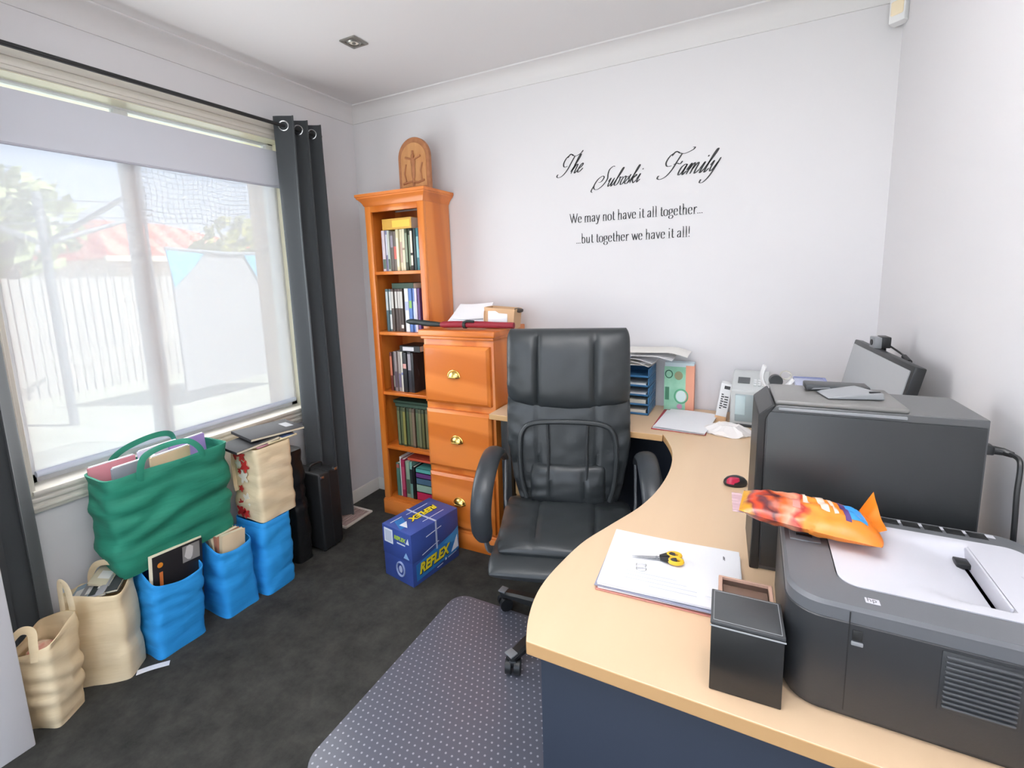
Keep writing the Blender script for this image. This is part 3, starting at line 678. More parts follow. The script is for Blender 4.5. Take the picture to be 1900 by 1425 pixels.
for s_ in (-1, 1):
    b = B(); x = .298 if s_ > 0 else -.285
    path = catmull([(x*.93, .135, .640), (x*.97, .09, .685), (x, .02, .708), (x, -.08, .700), (x*1.01, -.16, .655), (x*1.02, -.20, .585), (x*1.02, -.20, .51), (x*1.01, -.178, .452)], 6)
    n_ = len(path); b.tube(path, [.020+.018*min(1, i/10, (n_-1-i)/6+.25) for i in range(n_)], 16, flat=.55, upv=(0, 0, 1)); arm = b.build('armrest', m_armp, oc)
    b = B(); b.tube(catmull([(x*.99, -.178, .455), (x*.97, -.15, .40), (x*.85, -.08, .365), (x*.55, -.03, .36)], 5), .014, 10, flat=.6); b.build('arm_bracket', mat('light_grey_bracket', '#6f7174', .4), arm)
    b = B(); b.tube(catmull([(x*.90, .13, .640), (x*.90, .11, .55), (x*.86, .06, .45), (x*.6, .02, .375)], 5), .010, 10, flat=.6); b.build('arm_rear_bracket', mat('light_grey_bracket', '#6f7174', .4), arm)
b = B(); b.lathe([(.001, .055), (.045, .06), (.05, .10), (.035, .125), (.001, .128)], 24, M=XF((0, -.045, 0))); b.build('base_hub', m_blackp, oc)
yw = .296
for k in range(5):
    a = math.radians(-112+72*k)-yw; c, s_ = math.cos(a), math.sin(a); o_ = Vector((0, -.045, 0)); d_ = Vector((c, s_, 0)); e_ = Vector((-s_, c, 0))
    b = B(); rings = []
    for r_, w_, zt, zb in ((.03, .030, .118, .075), (.12, .026, .112, .076), (.22, .022, .098, .072), (.295, .020, .084, .066), (.305, .012, .080, .068)):
        p = o_+d_*r_; rings.append([p-e_*w_+Vector((0, 0, zb)), p+e_*w_+Vector((0, 0, zb)), p+e_*w_+Vector((0, 0, zt-.008)), p+e_*w_*.6+Vector((0, 0, zt)), p-e_*w_*.6+Vector((0, 0, zt)), p-e_*w_+Vector((0, 0, zt-.008))])
    b.loft(rings); lg = b.build('leg', m_blackp, oc)
    p = o_+d_*.285; b = B()
    ang = k*1.3; wd = Vector((math.cos(ang), math.sin(ang), 0))
    for q in (-1, 1): b.cyl(p+wd*.006*q+Vector((0, 0, .0325)), p+wd*.026*q+Vector((0, 0, .0325)), .0275, n=22)
    b.cyl(p+Vector((0, 0, .03)), p+Vector((0, 0, .07)), .008); b.tube([p+wd*-.012+Vector((0, 0, .05)), p+wd*.012+Vector((0, 0, .05))], .016, 12)
    b.build('caster', m_blackp, lg)
    if k in (0, 4):
        b = B(); q = o_+d_*.292; b.box(-.016, .016, -.018, .018, 0, .006, r=.002, M=XF((q.x, q.y, .083), rz=a)); b.build('toe_cap', m_greyp, lg)

# ------------------------------------------------------------------ PC tower
pt = thing('computer_tower', 'large black computer tower standing on the desk behind the printer', 'computer', (2.212, -1.222, DZ), .055)
TL, TW, TH = .362, .172, .366
b = B(); b.prism([(.012, 0), (TL, 0), (TL, TH), (.035, TH), (.012, TH-.02)], 0.004, TW-.002, 'y'); b.build('case', mat('tower_case_glare_grey', '#525354', .28, bump=.03, scale=120), pt, bevel=.002)  # case colour lightened to imitate glare on the tower's top
b = B(); b.box(.016, TL-.004, .0005, .0045, .010, TH-.014, r=.001); b.build('side_panel', mat('black_side_panel', '#2b2d2e', .38, bump=.08, scale=200), pt)
b = B(); b.prism([(-.004, 0), (.014, 0), (.014, TH-.03), (.030, TH), (.026, TH+.002), (.0, TH-.022)], 0, TW, 'y'); b.build('front_bezel', m_blackp, pt, bevel=.003)
b = B(); b.box(.030, .25, .006, TW-.01, TH-.001, TH+.010, r=.006, seg=3); b.build('top_fairing', mat('tower_top_glare_grey', '#6b6a68', .28, bump=.03, scale=120), pt)  # paler grey stands in for the glare along the top
b = B(); b.box(.036, .245, .0015, .005, TH-.010, TH-.004, r=.001); b.build('seam_trim', m_greyp, pt)
for k in range(4):
    b = B(); b.cyl((.05+(k % 2)*.26, .03+(k//2)*.11, -.0005), (.05+(k % 2)*.26, .03+(k//2)*.11, .006), .012); b.build('foot', m_blackp, pt)
wd_ = thing('card_reader', 'flat dark wedge-shaped device lying on top of the computer tower', 'device', (2.335, -1.178, DZ+TH+.0115), .25)
b = B(); b.loft([[(0, 0, 0), (.10, 0, 0), (.10, .065, 0), (0, .065, 0)], [(.002, .002, .004), (.098, .002, .014), (.07, .06, .016), (.01, .06, .005)]]); b.build('body', m_greyp, wd_, bevel=.002)
b = B(); b.box(.075, .095, .006, .010, .012, .0155, r=.001); b.build('slot', m_blackp, wd_)
pc = thing('power_cable', 'thick black power cable plugged into the rear of the computer tower', 'cable', (2.573, -1.182, 1.07))
b = B(); b.box(-.001, .012, -.011, .011, -.008, .009, r=.003); b.tube([(.010, 0, 0), (.026, -.002, -.001), (.034, -.012, -.002)], [.008, .007, .0055], 10); b.build('plug', m_blackp, pc)
b = B(); b.tube(catmull([(.030, -.008, -.001), (.037, -.026, -.004), (.036, -.038, -.018), (.034, -.043, -.06), (.036, -.044, -.12), (.038, -.043, -.20), (.036, -.042, -.300)], 6), .0042, 8); b.build('cord', m_blackp, pc)

# monitor with webcam
mo = thing('monitor', 'dark flat computer monitor facing left close to the right wall', 'monitor', (2.475, -.585, DZ+.0), 0)
MW, MH = .49, .31
Mm = XF((.0, 0, .085), ry=.20, rz=.095)   # local frame: x depth, y width, z up
def MB_(x0, x1, y0, y1, z0, z1, **k): return B().box(x0, x1, y0, y1, z0, z1, M=Mm, **k)
MB_(-.006, .020, -MW/2, MW/2, 0, MH, r=.004).build('housing', m_blackp, mo)
MB_(-.0085, -.0055, -MW/2+.014, MW/2-.014, .018, MH-.014).build('screen', mat('screen_reflection_grey', '#a2a4a6', .30, spec=.6), mo, smooth=False)  # base colour lightened to carry the screen's grey reflection
MB_(.018, .040, -.14, .14, .06, .22, r=.012, seg=3).build('rear_cover', m_blackp, mo)
b = B(); b.box(.020, .042, -.03, .03, .0, .18, r=.006); b.build('stand_neck', m_blackp, mo)
b = B(); b.prism([(.11*math.cos(2*PI*k/32)*.75+.05, .11*math.sin(2*PI*k/32)) for k in range(32)], 0, .012, 'z'); b.build('stand_base', m_blackp, mo, bevel=.003)
wc = thing('webcam', 'small grey and black webcam clipped on top of the monitor', 'webcam', (2.545, -.50, 1.148), .1)
b = B(); b.box(-.022, -.002, -.022, .022, .0, .034, r=.003); b.build('lens_housing', m_greyp, wc)
b = B(); b.box(-.003, .020, -.024, .024, .002, .036, r=.003); b.tube([(0, 0, .004), (.006, 0, -.006), (.014, 0, -.006)], .006); b.build('body', m_blackp, wc)
b = B(); b.cyl((-.024, .0, .017), (-.021, .0, .017), .009); b.build('lens', m_ink, wc)
b = B(); b.tube(catmull([(.018, -.01, .01), (.030, -.06, -.004), (.030, -.11, -.010), (.026, -.16, -.022)], 6), .0028, 8); b.cyl((.028, -.10, -.009), (.027, -.14, -.017), .007, n=12); b.build('cable', m_blackp, wc)

# laser printer
lp = thing('laser_printer', 'dark grey laser printer with a pale grey paper output top, nearest on the desk', 'printer', (2.254, -1.556, DZ), 0)
PX, PY, PH = .366, .318, .176
def rrp(x0, x1, y0, y1, r, n=8): return rr(x0, x1, y0, y1, r, n)
def shell(b, z0, z1, ins0=0, ins1=0, r=.045, m=None):
    b.loft([[(x, y, z0) for x, y in rrp(ins0, PX-ins0, ins0, PY-ins0, r)], [(x, y, z1) for x, y in rrp(ins1, PX-ins1, ins1, PY-ins1, r)]], m=m)
m_prd = mat('printer_dark_shell', '#2e3033', .45, bump=.06, scale=260); m_prm = mat('printer_mid_grey', '#5f6165', .42, bump=.04, scale=200); m_prl = mat('printer_pale_grey', '#cfcfd6', .4, bump=.02, scale=200)
b = B(); b.loft([[(x, y, 0) for x, y in rrp(.006, PX-.006, .006, PY-.006, .042)], [(x, y, .012) for x, y in rrp(0, PX, 0, PY, .045)], [(x, y, .150) for x, y in rrp(0, PX, 0, PY, .045)], [(x, y, .152) for x, y in rrp(.002, PX-.002, .002, PY-.002, .045)]]); b.build('body', m_prd, lp)
# top rim with recess
hx0, hx1, hy0, hy1 = .068, .345, .050, .268
b = B(); outr = rrp(.001, PX-.001, .001, PY-.001, .045, 8); inr = rrp(hx0, hx1, hy0, hy1, .03, 8)
b.loft([[(x, y, .152) for x, y in outr], [(x, y, .170) for x, y in outr], [(x+(.004 if x < PX/2 else -.004), y+(.004 if y < PY/2 else -.004), .1755) for x, y in outr], [(x, y, .1775) for x, y in inr], [(x, y, .168) for x, y in inr]], cap0=True, cap1=False)
b.build('top_rim', m_prm, lp)
b = B()
def tray(u, v):
    x = hx0+.0015+(hx1-hx0-.003)*u; y = hy0+.0015+(hy1-hy0-.003)*v
    t = min(1, max(0, (x-.14)/(.268-.14)))
    r_ = .026
    cx = hx0+.0015+r_ if x < hx0+.0015+r_ else (hx1-.0015-r_ if x > hx1-.0015-r_ else x); cy = hy0+.0015+r_ if y < hy0+.0015+r_ else (hy1-.0015-r_ if y > hy1-.0015-r_ else y)
    if cx != x and cy != y:
        ddx, ddy = abs(x-cx), abs(y-cy); k_ = max(ddx, ddy)/math.hypot(ddx, ddy); x = cx+(x-cx)*k_; y = cy+(y-cy)*k_
    inner = 1 if (.035 < y-hy0 < hy1-hy0-.03) else 0
    fy = min(1, max(0, (y-hy0-.022)/.02))*min(1, max(0, (hy1-.02-y)/.02))
    z = .1785-.030*(t*t)*fy if x < .2685 else .1785
    return (x, y, z)
b.sheet(tray, 60, 30, .002); b.build('output_tray', m_prl, lp, angle=30)
b = B(); b.box(.2655, .2685, hy0+.03, hy1-.028, .149, .1790); b.build('exit_slot', m_prl, lp)
b = B(); b.box(.2645, .2656, hy0+.032, hy1-.03, .1480, .1503); b.build('slot_gap', m_dkgrey, lp)
for yy in (.21, .075):
    b = B(); b.box(.248, .267, yy, yy+.022, .155, .164, r=.002); b.tube([(.258, yy+.004, .156), (.240, yy+.002, .152)], .003); b.build('paper_stop', m_blackp, lp)
b = B()
for k in range(3): b.box(.31, .335, .15+k*.010, .156+k*.010, .1786, .1790)
b.build('embossed_mark', mat('mark_grey', '#c4c4cb', .4), lp)
b = B(); b.box(.012, .058, .16, .265, .1745, .1785, r=.002); b.build('control_panel', mat('control_panel_grey', '#6c6e71', .3), lp)
b = B(); b.box(.022, .046, .172, .180, .1784, .1798, r=.001); b.build('panel_button', m_blackp, lp)
b = B(); b.box(.0755, .0768, -.0006, .03, .014, .168); b.build('door_seam', m_ink, lp)
b = B(); b.box(.080, .092, -.0015, .004, .128, .143, r=.001); b.build('latch_recess', m_blackp, lp)
b = B(); b.box(.079, .093, -.0025, .003, .120, .1255, r=.001); b.build('latch', m_greyp, lp)
b = B(); b.box(.176, .256, -.0012, .01, .060, .146, r=.001); vp = b.build('vent_panel', m_prd, lp)
for k in range(11):
    b = B(); z = .066+k*.0072; b.box(.180, .252, -.0042, .0, z, z+.0032, r=.001); b.build('louvre', mat('louvre_grey', '#4a4c4f', .45), vp)
b = B(); b.box(.155, .322, .284, .309, .1750, .1762); b.build('grille_frame', m_prl, lp)
for k in range(5):
    b = B(); b.box(.165+k*.030, .190+k*.030, .286, .307, .1752, .1772, r=.0005); b.build('rear_grille', m_blackp, lp)
b = B(); b.box(.096, .113, .019, .031, .1758, .1768, r=.0004); lg_ = b.build('badge', m_prl, lp)
b = B(); text_into(b, 'hp', .012, XF((.0985, .0225, .1768)), .0003); b.build('badge_lettering', m_prm, lg_, smooth=False)

# orange snack bag lying on the printer
sb = thing('snack_bag', 'puffed orange and yellow foil snack bag lying on top of the printer', 'snack bag', (2.300, -1.350, 0), .06)
def sbag(u, v, side):
    x = -.112+.205*u; x += .012*(v-.5)*(1 if u < .5 else -.3)-.010*abs(2*v-1)**3*(u > .5)
    wid = .088+.030*u+.010*math.sin(PI*u); y = (v-.5)*wid-.03*(u-.3)**2*(1 if u > .3 else 0)
    e = (max(0, 1-abs(2*v-1)**2.4)**.6)*(max(0, 1-abs(2*u-1)**4)**.7)
    z = .9415+.022+side*e*(.023+.006*noise.noise((u*4, v*4, side)))+.004*noise.noise((u*13, v*9, 2))*e+.012*(1-u)**2
    return (x, y, z)
mfoil = bpy.data.materials.new('printed_foil'); mfoil.use_nodes = True; n = mfoil.node_tree.nodes; L = mfoil.node_tree.links; p = n['Principled BSDF']
tc = n.new('ShaderNodeTexCoord'); sp = n.new('ShaderNodeSeparateXYZ'); L.new(tc.outputs['Object'], sp.inputs[0])
nz = n.new('ShaderNodeTexNoise'); nz.inputs['Scale'].default_value = 28; L.new(tc.outputs['Object'], nz.inputs[0])
ad = n.new('ShaderNodeMath'); ad.operation = 'MULTIPLY_ADD'; ad.inputs[1].default_value = .07; L.new(nz.outputs['Fac'], ad.inputs[0]); L.new(sp.outputs[0], ad.inputs[2])
mr = n.new('ShaderNodeMapRange'); mr.inputs[1].default_value = -.10; mr.inputs[2].default_value = .14; L.new(ad.outputs[0], mr.inputs[0])
cr = n.new('ShaderNodeValToRGB'); cr.color_ramp.interpolation = 'LINEAR'
cols = [(0, '#dba512'), (.08, '#d99a10'), (.13, '#702028'), (.20, '#c84218'), (.27, '#4a1c26'), (.33, '#cf5a24'), (.42, '#d99c80'), (.48, '#a82c28'), (.54, '#e88c34'), (.78, '#e47f24'), (1, '#dd7218')]
while len(cr.color_ramp.elements) < len(cols): cr.color_ramp.elements.new(.5)
for e, (q, c) in zip(cr.color_ramp.elements, cols): e.position = q; e.color = (*lin(c), 1)
L.new(mr.outputs[0], cr.inputs[0]); L.new(cr.outputs[0], p.inputs['Base Color']); p.inputs['Roughness'].default_value = .3
mfoil.diffuse_color = (.9, .4, .08, 1)
b = B()
nu, nv = 44, 20; b.sheet(lambda u, v: sbag(u, v, 1), nu, nv, .0004); b.sheet(lambda u, v: sbag(u, v, -1), nu, nv, .0004); b.build('bag_body', mfoil, sb, angle=80)
b = B(); b.sheet(lambda u, v: (.083+.022*u, .012+(v-.5)*.085+.012*u, .9635+.004*u+.030*u*v**2+.0012*math.sin(v*12)), 5, 20, .0005); b.build('crimped_end', mat('foil_orange', '#dc7418', .3), sb)
b = B(); b.sheet(lambda u, v: (-.128+.018*u, (v-.5)*.078-.002, .970+.003*math.sin(v*40)*.6), 4, 30, .0005); b.build('clear_crimped_end', mat('foil_dull_pink', '#a88a90', .35), sb)
def on_bag(name, u0, u1, v0, v1, m, lift=.0010):
    b = B(); b.sheet(lambda u, v: tuple(Vector(sbag(u0+(u1-u0)*u, v0+(v1-v0)*v, 1))+Vector((0, 0, lift))), 8, 8, .0004); return b.build(name, m, sb, angle=80)
on_bag('blue_print', .80, .91, .28, .80, mat('foil_blue', '#3f9be0', .3)); on_bag('purple_print', .76, .80, .22, .86, mat('foil_purple', '#5a3f78', .3))
on_bag('white_print', .60, .66, .35, .84, mat('foil_cream', '#f3d9c8', .35)); on_bag('white_print', .48, .53, .52, .86, mat('foil_cream', '#f3d9c8', .35)); on_bag('white_print', .69, .72, .32, .8, mat('foil_cream', '#f3d9c8', .35))
on_bag('pink_print', .40, .455, .25, .62, mat('foil_pink', '#e2887c', .35))

# desk organiser
m_ol = mat('organiser_leatherette', '#1b1c1d', .4, bump=.18, scale=140, bdist=.0006)
m_ot = mat('organiser_lid', '#3f4143', .4, bump=.18, scale=140, bdist=.0006)
m_st = mat('white_stitching', '#a9abad', .6)
og = thing('desk_organiser', 'black leatherette desk box with white stitched lid beside the printer', 'desk organiser', (2.155, -1.585, DZ), .046)
b = B(); b.box(0, .098, 0, .078, 0, .112, r=.0015); b.build('box', m_ol, og)
b = B(); b.box(-.001, .099, -.001, .079, .1125, .1185, r=.0015); b.build('lid', m_ot, og)
b = B(); 
for q in ((.003, .095, .003, .0036), (.003, .095, .0744, .075), (.003, .0036, .003, .075), (.0944, .095, .003, .075)): b.box(q[0], q[1], q[2], q[3], .1182, .1189)
b.build('stitching', m_st, og, smooth=False)
b = B(); b.box(-.0015, .0995, -.0016, -.0008, .110, .1122); b.build('edge_piping', m_st, og, smooth=False)
og2 = thing('pen_holder', 'open brown-lined leatherette holder tucked behind the black stitched box', 'pen holder', (2.160, -1.500, DZ), .046)
m_br = mat('brown_lining', '#6b5549', .6, bump=.05); m_bp = mat('tan_edge', '#b08f7e', .5)
b = B(); 
b.loft([[(x, y, z) for x, y in q] for z, q in ((0, [(0, 0), (.085, 0), (.085, .070), (0, .070)]), (.096, [(0, 0), (.085, 0), (.085, .070), (0, .070)]), (.098, [(.001, .001), (.084, .001), (.084, .069), (.001, .069)]), (.098, [(.006, .005), (.079, .005), (.079, .065), (.006, .065)]), (.094, [(.007, .006), (.078, .006), (.078, .064), (.007, .064)]))], cap1=False)
b.build('wall', m_bp, og2)
b = B(); b.box(.007, .078, .006, .064, .070, .086, r=.002); b.build('lining', m_br, og2)

# paper stack and scissors
stk = [(0, 0, 0, '#c8897e', 'pinkish lowest sheet of the paper stack beside the desk box', .0022), (.004, .003, .01, '#f0f0f3', 'white booklet second from the bottom of the paper stack', .003), (-.003, .002, -.012, '#8f93a6', 'grey-blue printed sheet in the middle of the paper stack', .0012),
       (.003, .004, .015, '#f3f3f6', 'white booklet just under the top sheet of the paper stack', .004)]
zc = DZ+.0003
for i, (dx, dy, rz, c, lab, th) in enumerate(stk):
    b = B(); b.sheet(lambda u, v: (.272*u, .213*v, th+.0006*math.sin(5*u+i)*v), 12, 6, th); o = b.build('paper_sheet', plain(c, .7), None, (1.928+dx, -1.432+dy, zc+.0006), (0, 0, .055+rz)); tag(o, lab, 'paper', 'papers stacked on the desk'); zc += th+.0013
ts = thing('printed_page', 'top white printed page of the paper stack, under the scissors', 'paper', (1.930, -1.428, zc), .06, 'papers stacked on the desk')
b = B(); b.sheet(lambda u, v: (.268*u, .210*v, .001+.0035*(1-u)**3*v), 14, 8, .0008); b.build('sheet', m_white, ts)
b = B()
for k in range(3): b.box(.05, .19-.02*k, .035+k*.012, .0362+k*.012, .00125, .0016)
b.box(.10, .19, .022, .0232, .00125, .0016)
b.box(.205, .255, .03, .031, .00125, .0016); b.build('printed_lines', plain('#c9cdd8', .7), ts, smooth=False)
b = B(); b.box(.238, .2395, .17, .183, .00125, .0016); b.box(.2405, .2415, .168, .18, .00125, .0016); b.build('black_mark', m_ink, ts, smooth=False)
sc = thing('scissors', 'small scissors with black and yellow handles lying on the white papers', 'scissors', (1.978, -1.318, zc+.0055), .30)
b = B()
for s_ in (-1, 1): b.prism([(0, .001*s_), (.062, .005*s_), (.066, -.002*s_), (.03, -.003*s_)] if s_ > 0 else [(0, -.001), (.03, .003), (.066, .002), (.062, -.005)], .001*s_, .001*s_+.0012, 'z')
b.build('blades', m_steel, sc)
b = B(); b.cyl((.052, 0, -.001), (.052, 0, .004), .0028, n=12); b.build('pivot', m_greyp, sc)
for s_ in (-1, 1):
    b = B(); b.loft([[(.058, .001*s_, -.001), (.058, .006*s_, -.001), (.058, .006*s_, .005), (.058, .001*s_, .005)], [(.082, .002*s_, -.001), (.082, .019*s_, -.001), (.082, .019*s_, .006), (.082, .002*s_, .006)], [(.092, .002*s_, -.001), (.092, .015*s_, -.001), (.092, .015*s_, .006), (.092, .002*s_, .006)]]); hd = b.build('handle', m_blackp, sc)
    b = B(); b.tube(catmull([(.088+.012*math.cos(a)*1.1+.002, s_*(.011)+.009*math.sin(a), .0025) for a in [2*PI*k/10 for k in range(10)]], 4, True)+[Vector((.088+.012*1.1+.002, s_*.011, .0025))], .0042, 8); b.build('finger_loop', mat('yellow_plastic', '#f0b92c', .4), hd)
cl = thing('paper_clip', 'wire bulldog clip lying on the papers beside the scissor tips', 'clip', (1.992, -1.336, zc+.004), .2)
b = B()
for dy in (0, -.014): b.tube(catmull([(0, dy, 0), (.0, dy-.009, 0), (.016, dy-.010, 0), (.018, dy, 0), (.0, dy, .0)], 4), .0008, 6)
b.build('wire', m_steel, cl)

# computer mouse
ms_ = thing('computer_mouse', 'small black and red computer mouse at the left foot of the computer tower', 'mouse', (2.168, -.795, DZ), .4)
b = B(); b.loft([[(.034*s_*math.cos(a)*1.0, .024*s_*math.sin(a), z) for a in [2*PI*k/24 for k in range(24)]] for z, s_ in ((.0005, .92), (.006, 1), (.014, .96), (.022, .75), (.027, .4), (.028, .05))]); b.build('shell', m_blackp, ms_)
b = B(); b.loft([[(-.008+.022*s_*math.cos(a), -.010+.012*s_*math.sin(a), z) for a in [2*PI*k/20 for k in range(20)]] for z, s_ in ((.010, 1), (.020, .95), (.0265, .6), (.028, .1))]); b.build('red_side', mat('mouse_red', '#b8284a', .3), ms_)

# rear desk items
lt = thing('letter_tray_stack', 'stack of five translucent blue letter trays against the wall', 'letter trays', (1.525, -.195, DZ))
m_bt = mat('blue_tray_plastic', '#3a6f9c', .3); 
for k in range(5):
    z = k*.0425; b = B()
    b.box(0, .275, 0, .18, z, z+.003); b.box(0, .003, 0, .18, z, z+.040); b.box(.272, .275, 0, .18, z, z+.040); b.box(0, .275, .177, .18, z, z+.040); b.box(0, .275, 0, .003, z, z+.010)
    for j in range(5): b.box(.2745, .2765, .01+j*.034, .03+j*.034, z+.008, z+.034, r=.001)
    b.build('tray', m_bt, lt, bevel=.0006)
for k, (hh, c) in enumerate(((.018, '#d8d0c4'), (.022, '#c8c6bc'), (.010, '#e9e9ea'), (.012, '#dcdfe0'))):
    b = B(); b.box(.008, .262, .006, .17, .0035, .0035+hh); o = b.build('paper_pile', plain(c, .8), None, (1.525, -.195, DZ+k*.0425), smooth=False); tag(o, '%s pile of papers inside the letter trays' % ('lowest', 'second', 'third', 'fourth')[k], 'papers', 'papers in the letter trays')
tp_ = thing('loose_papers', 'untidy heap of white papers overflowing on top of the blue trays', 'papers', (1.66, -.105, DZ+.214))
for k in range(7):
    a = random.uniform(-.25, .25); cx = random.uniform(-.02, .03)+(.02 if k > 3 else 0)
    b = B(); b.sheet(lambda u, v: (cx+(u-.5)*.27+(.02*k if k > 4 else 0), -.07+v*.15, .001+k*.011+.010*math.sin(2.2*u+k)*u-(.045*max(0, u-.72)**1.2*(k > 2)*2.2)+.004*math.sin(3*v+k)), 10, 6, .0012, M=XF(rz=a*.3)); b.build('sheet', m_white if k % 3 else plain('#e9e6e0', .7), tp_)
b = B(); b.box(-.13, .06, -.078, -.076, .045, .049); b.build('blue_lines', plain('#9aa0c8', .6), tp_)
gb = thing('gift_bag', 'green and salmon patterned gift bag standing against the wall', 'gift bag', (1.847, -.075, DZ), .02)
mgb = mat('gift_bag_green', '#7fbf9f', .5, kind='noise', col2='#a9d8bd', scale=14); mgo = mat('gift_bag_salmon', '#eaa487', .5)
b = B(); b.box(0, .092, 0, .050, 0, .205); b.build('green_panel', mgb, gb, smooth=False)
b = B(); b.box(.092, .128, 0, .050, 0, .212); b.build('salmon_panel', mgo, gb, smooth=False)
b = B(); b.box(.002, .126, .002, .048, .205, .224); b.build('lining', plain('#cfe0e6', .6), gb, smooth=False)
def ringm(cx, cz, r, t, M=None): 
    b = B(); b.tube([(cx+r*math.cos(2*PI*k/24), -.0008, cz+r*1.15*math.sin(2*PI*k/24)) for k in range(25)], t, 6, caps=False); return b
ringm(.020, .170, .015, .0022).build('dark_circle', plain('#2f6b52', .5), gb); ringm(.074, .070, .028, .003).build('pale_circle', plain('#5faf86', .5), gb)
b = B(); b.prism([(.074+.022*math.cos(2*PI*k/20), .07+.026*math.sin(2*PI*k/20)) for k in range(20)], -.001, 0, 'y'); b.build('white_spot', plain('#d8e8e6', .5), gb)
b = B(); b.prism([(.062+.018*math.cos(2*PI*k/14), .165+.02*math.sin(2*PI*k/14)) for k in range(14)], -.001, 0, 'y'); b.build('brown_spot', plain('#8a8a68', .5), gb)
b = B(); b.box(.004, .022, -.001, 0, .05, .11); b.build('dark_patch', plain('#3f7c60', .5), gb)
b = B(); b.prism([(.068+.012*math.cos(2*PI*k/14), .022+.012*math.sin(2*PI*k/14)) for k in range(14)], -.0012, 0, 'y'); b.build('pink_spot', plain('#c890b0', .5), gb)
fd = B(); fd.box(-.108, .10, -.15, .15, 0, .003, r=.001); o = fd.build('red_folder', plain('#a8323a', .5), None, (1.955, -.225, DZ+.0004), (0, 0, -.02)); tag(o, 'thin red folder showing under the white sheets by the gift bag', 'folder')
for k in range(2):
    b = B(); b.sheet(lambda u, v: (-.098+.2*u+.01*k, -.155+.28*v, .001+.003*math.sin(3*u)*v+.001*k), 8, 8, .0008)
    o = b.build('paper_sheet', m_white, None, (1.955, -.222, DZ+.0045+.005*k), (0, 0, -.06-.05*k)); tag(o, ('lower' if k == 0 else 'upper')+' of the white sheets lying on the red folder', 'paper', 'sheets on the red folder')
cr_ = thing('crumpled_tissue', 'crumpled white tissue paper on the desk between folder and computer', 'tissue', (2.125, -.305, DZ))
b = B(); b.loft([[((.088*s_*(1+.18*noise.noise((math.cos(a)*2, math.sin(a)*2, z*30))))*math.cos(a), (.070*s_*(1+.2*noise.noise((math.cos(a)*3+4, math.sin(a)*2, z*30))))*math.sin(a), z+.014*s_*noise.noise((math.cos(a)*3, math.sin(a)*3, z*40+3))*(z > .002)) for a in [2*PI*k/40 for k in range(40)]] for z, s_ in ((0, .9), (.004, 1), (.016, .92), (.022, .7), (.034, .45), (.032, .2), (.036, .05))]); b.build('tissue', mat('tissue_white', '#f6f1ee', .9, bump=.3, scale=60), cr_, angle=25)
fx = thing('fax_machine', 'pale grey fax machine with a dark square display beside the wall', 'fax machine', (2.128, -.205, DZ), -.05)
m_fx = mat('fax_grey', '#c6c9c8', .45)
b = B(); b.prism([(0, 0), (.16, 0), (.16, .205), (.10, .205), (.0, .150)], 0, .135, 'x'); b.build('body', m_fx, fx, bevel=.005)
b = B(); b.box(.018, .10, -.003, .001, .022, .135, r=.002); b.build('front_window', mat('fax_window', '#9aa6a8', .15), fx)
b = B(); b.box(.018, .055, -.0045, -.001, .05, .13, r=.002); b.build('pale_card', plain('#c2d4d6', .4), fx)
b = B(); b.box(-.002, .137, -.004, .16, 0, .012, r=.002); b.build('dark_base', m_dkgrey, fx)
b = B(); b.box(.022, .066, .0, .035, .001, .004, M=XF((0, .04, .171), rx=.50)); b.build('display', mat('display_dark', '#55585a', .2), fx)
b = B()
for i in range(3):
    for j in range(3): b.box(.080+i*.015, .090+i*.015, j*.014, .009+j*.014, .001, .005, r=.001, M=XF((0, .03, .166), rx=.50))
b.build('keys', plain('#e4e6e6', .4), fx)
bd = thing('box_with_printed_spine', 'narrow white box with dark printed stripes leaning by the fax machine', 'box', (2.068, -.155, DZ+.001), 0)
b = B(); b.box(0, .042, 0, .05, 0, .165, r=.001, M=XF(ry=.14)); b.build('body', m_whitep, bd)
b = B(); b.box(-.001, .043, -.001, .051, .001, .022, M=XF(ry=.14)); b.build('tan_base', m_kraft, bd)
b = B()
for k in range(7): b.box(.008, .016+.004*(k % 2), -.0012, 0, .055+k*.010, .060+k*.010, M=XF(ry=.14))
for k in range(5): b.box(.022, .036, -.0012, 0, .062+k*.011, .067+k*.011, M=XF(ry=.14))
b.box(.014, .036, -.0012, 0, .142, .156, M=XF(ry=.14)); b.build('printed_stripes', plain('#3c3c3e', .5), bd, smooth=False)
pb = thing('added_support_box', 'invented pale grey printer-shaped box with a rounded lid behind the computer tower, added as a support', 'printer', (2.215, -.66, DZ), 0)  # invented printer body, added to hold up the tape dispenser and disc case
b = B(); b.prism([(0, 0), (.195, 0), (.195, .222), (.06, .222), (.028, .212), (.008, .185), (0, .15)], 0, .30, 'y'); b.build('body', m_fx, pb, bevel=.004)
b = B(); b.box(.07, .185, .02, .27, .2225, .229, r=.003); b.build('lid', plain('#dcdad6', .4), pb)
rl = thing('tape_dispenser', 'white curled tape dispenser with a dark hollow on the added pale grey box', 'tape dispenser', (2.272, -.50, DZ+.231), .1)
b = B(); b.tube(catmull([(-.035, 0, .082), (-.042, 0, .045), (-.030, 0, .016), (0, 0, .008), (.030, 0, .014), (.050, 0, .040)], 6), .020, 10, flat=.3, upv=(1, 0, 0)); b.build('shell', m_whitep, rl)
b = B(); b.cyl((.0, -.012, .032), (.0, .012, .032), .020); b.build('core', m_dkgrey, rl)
b = B(); b.tube([(.028+.016*math.cos(a), 0, .052+.014*math.sin(a)) for a in [2*PI*k/16 for k in range(17)]], .0025, 6); b.build('tape_loop', plain('#c8c4ba', .3), rl)
dc = thing('disc_case', 'clear blue-edged plastic case lying on the added pale grey box', 'case', (2.335, -.46, DZ+.231), .05)
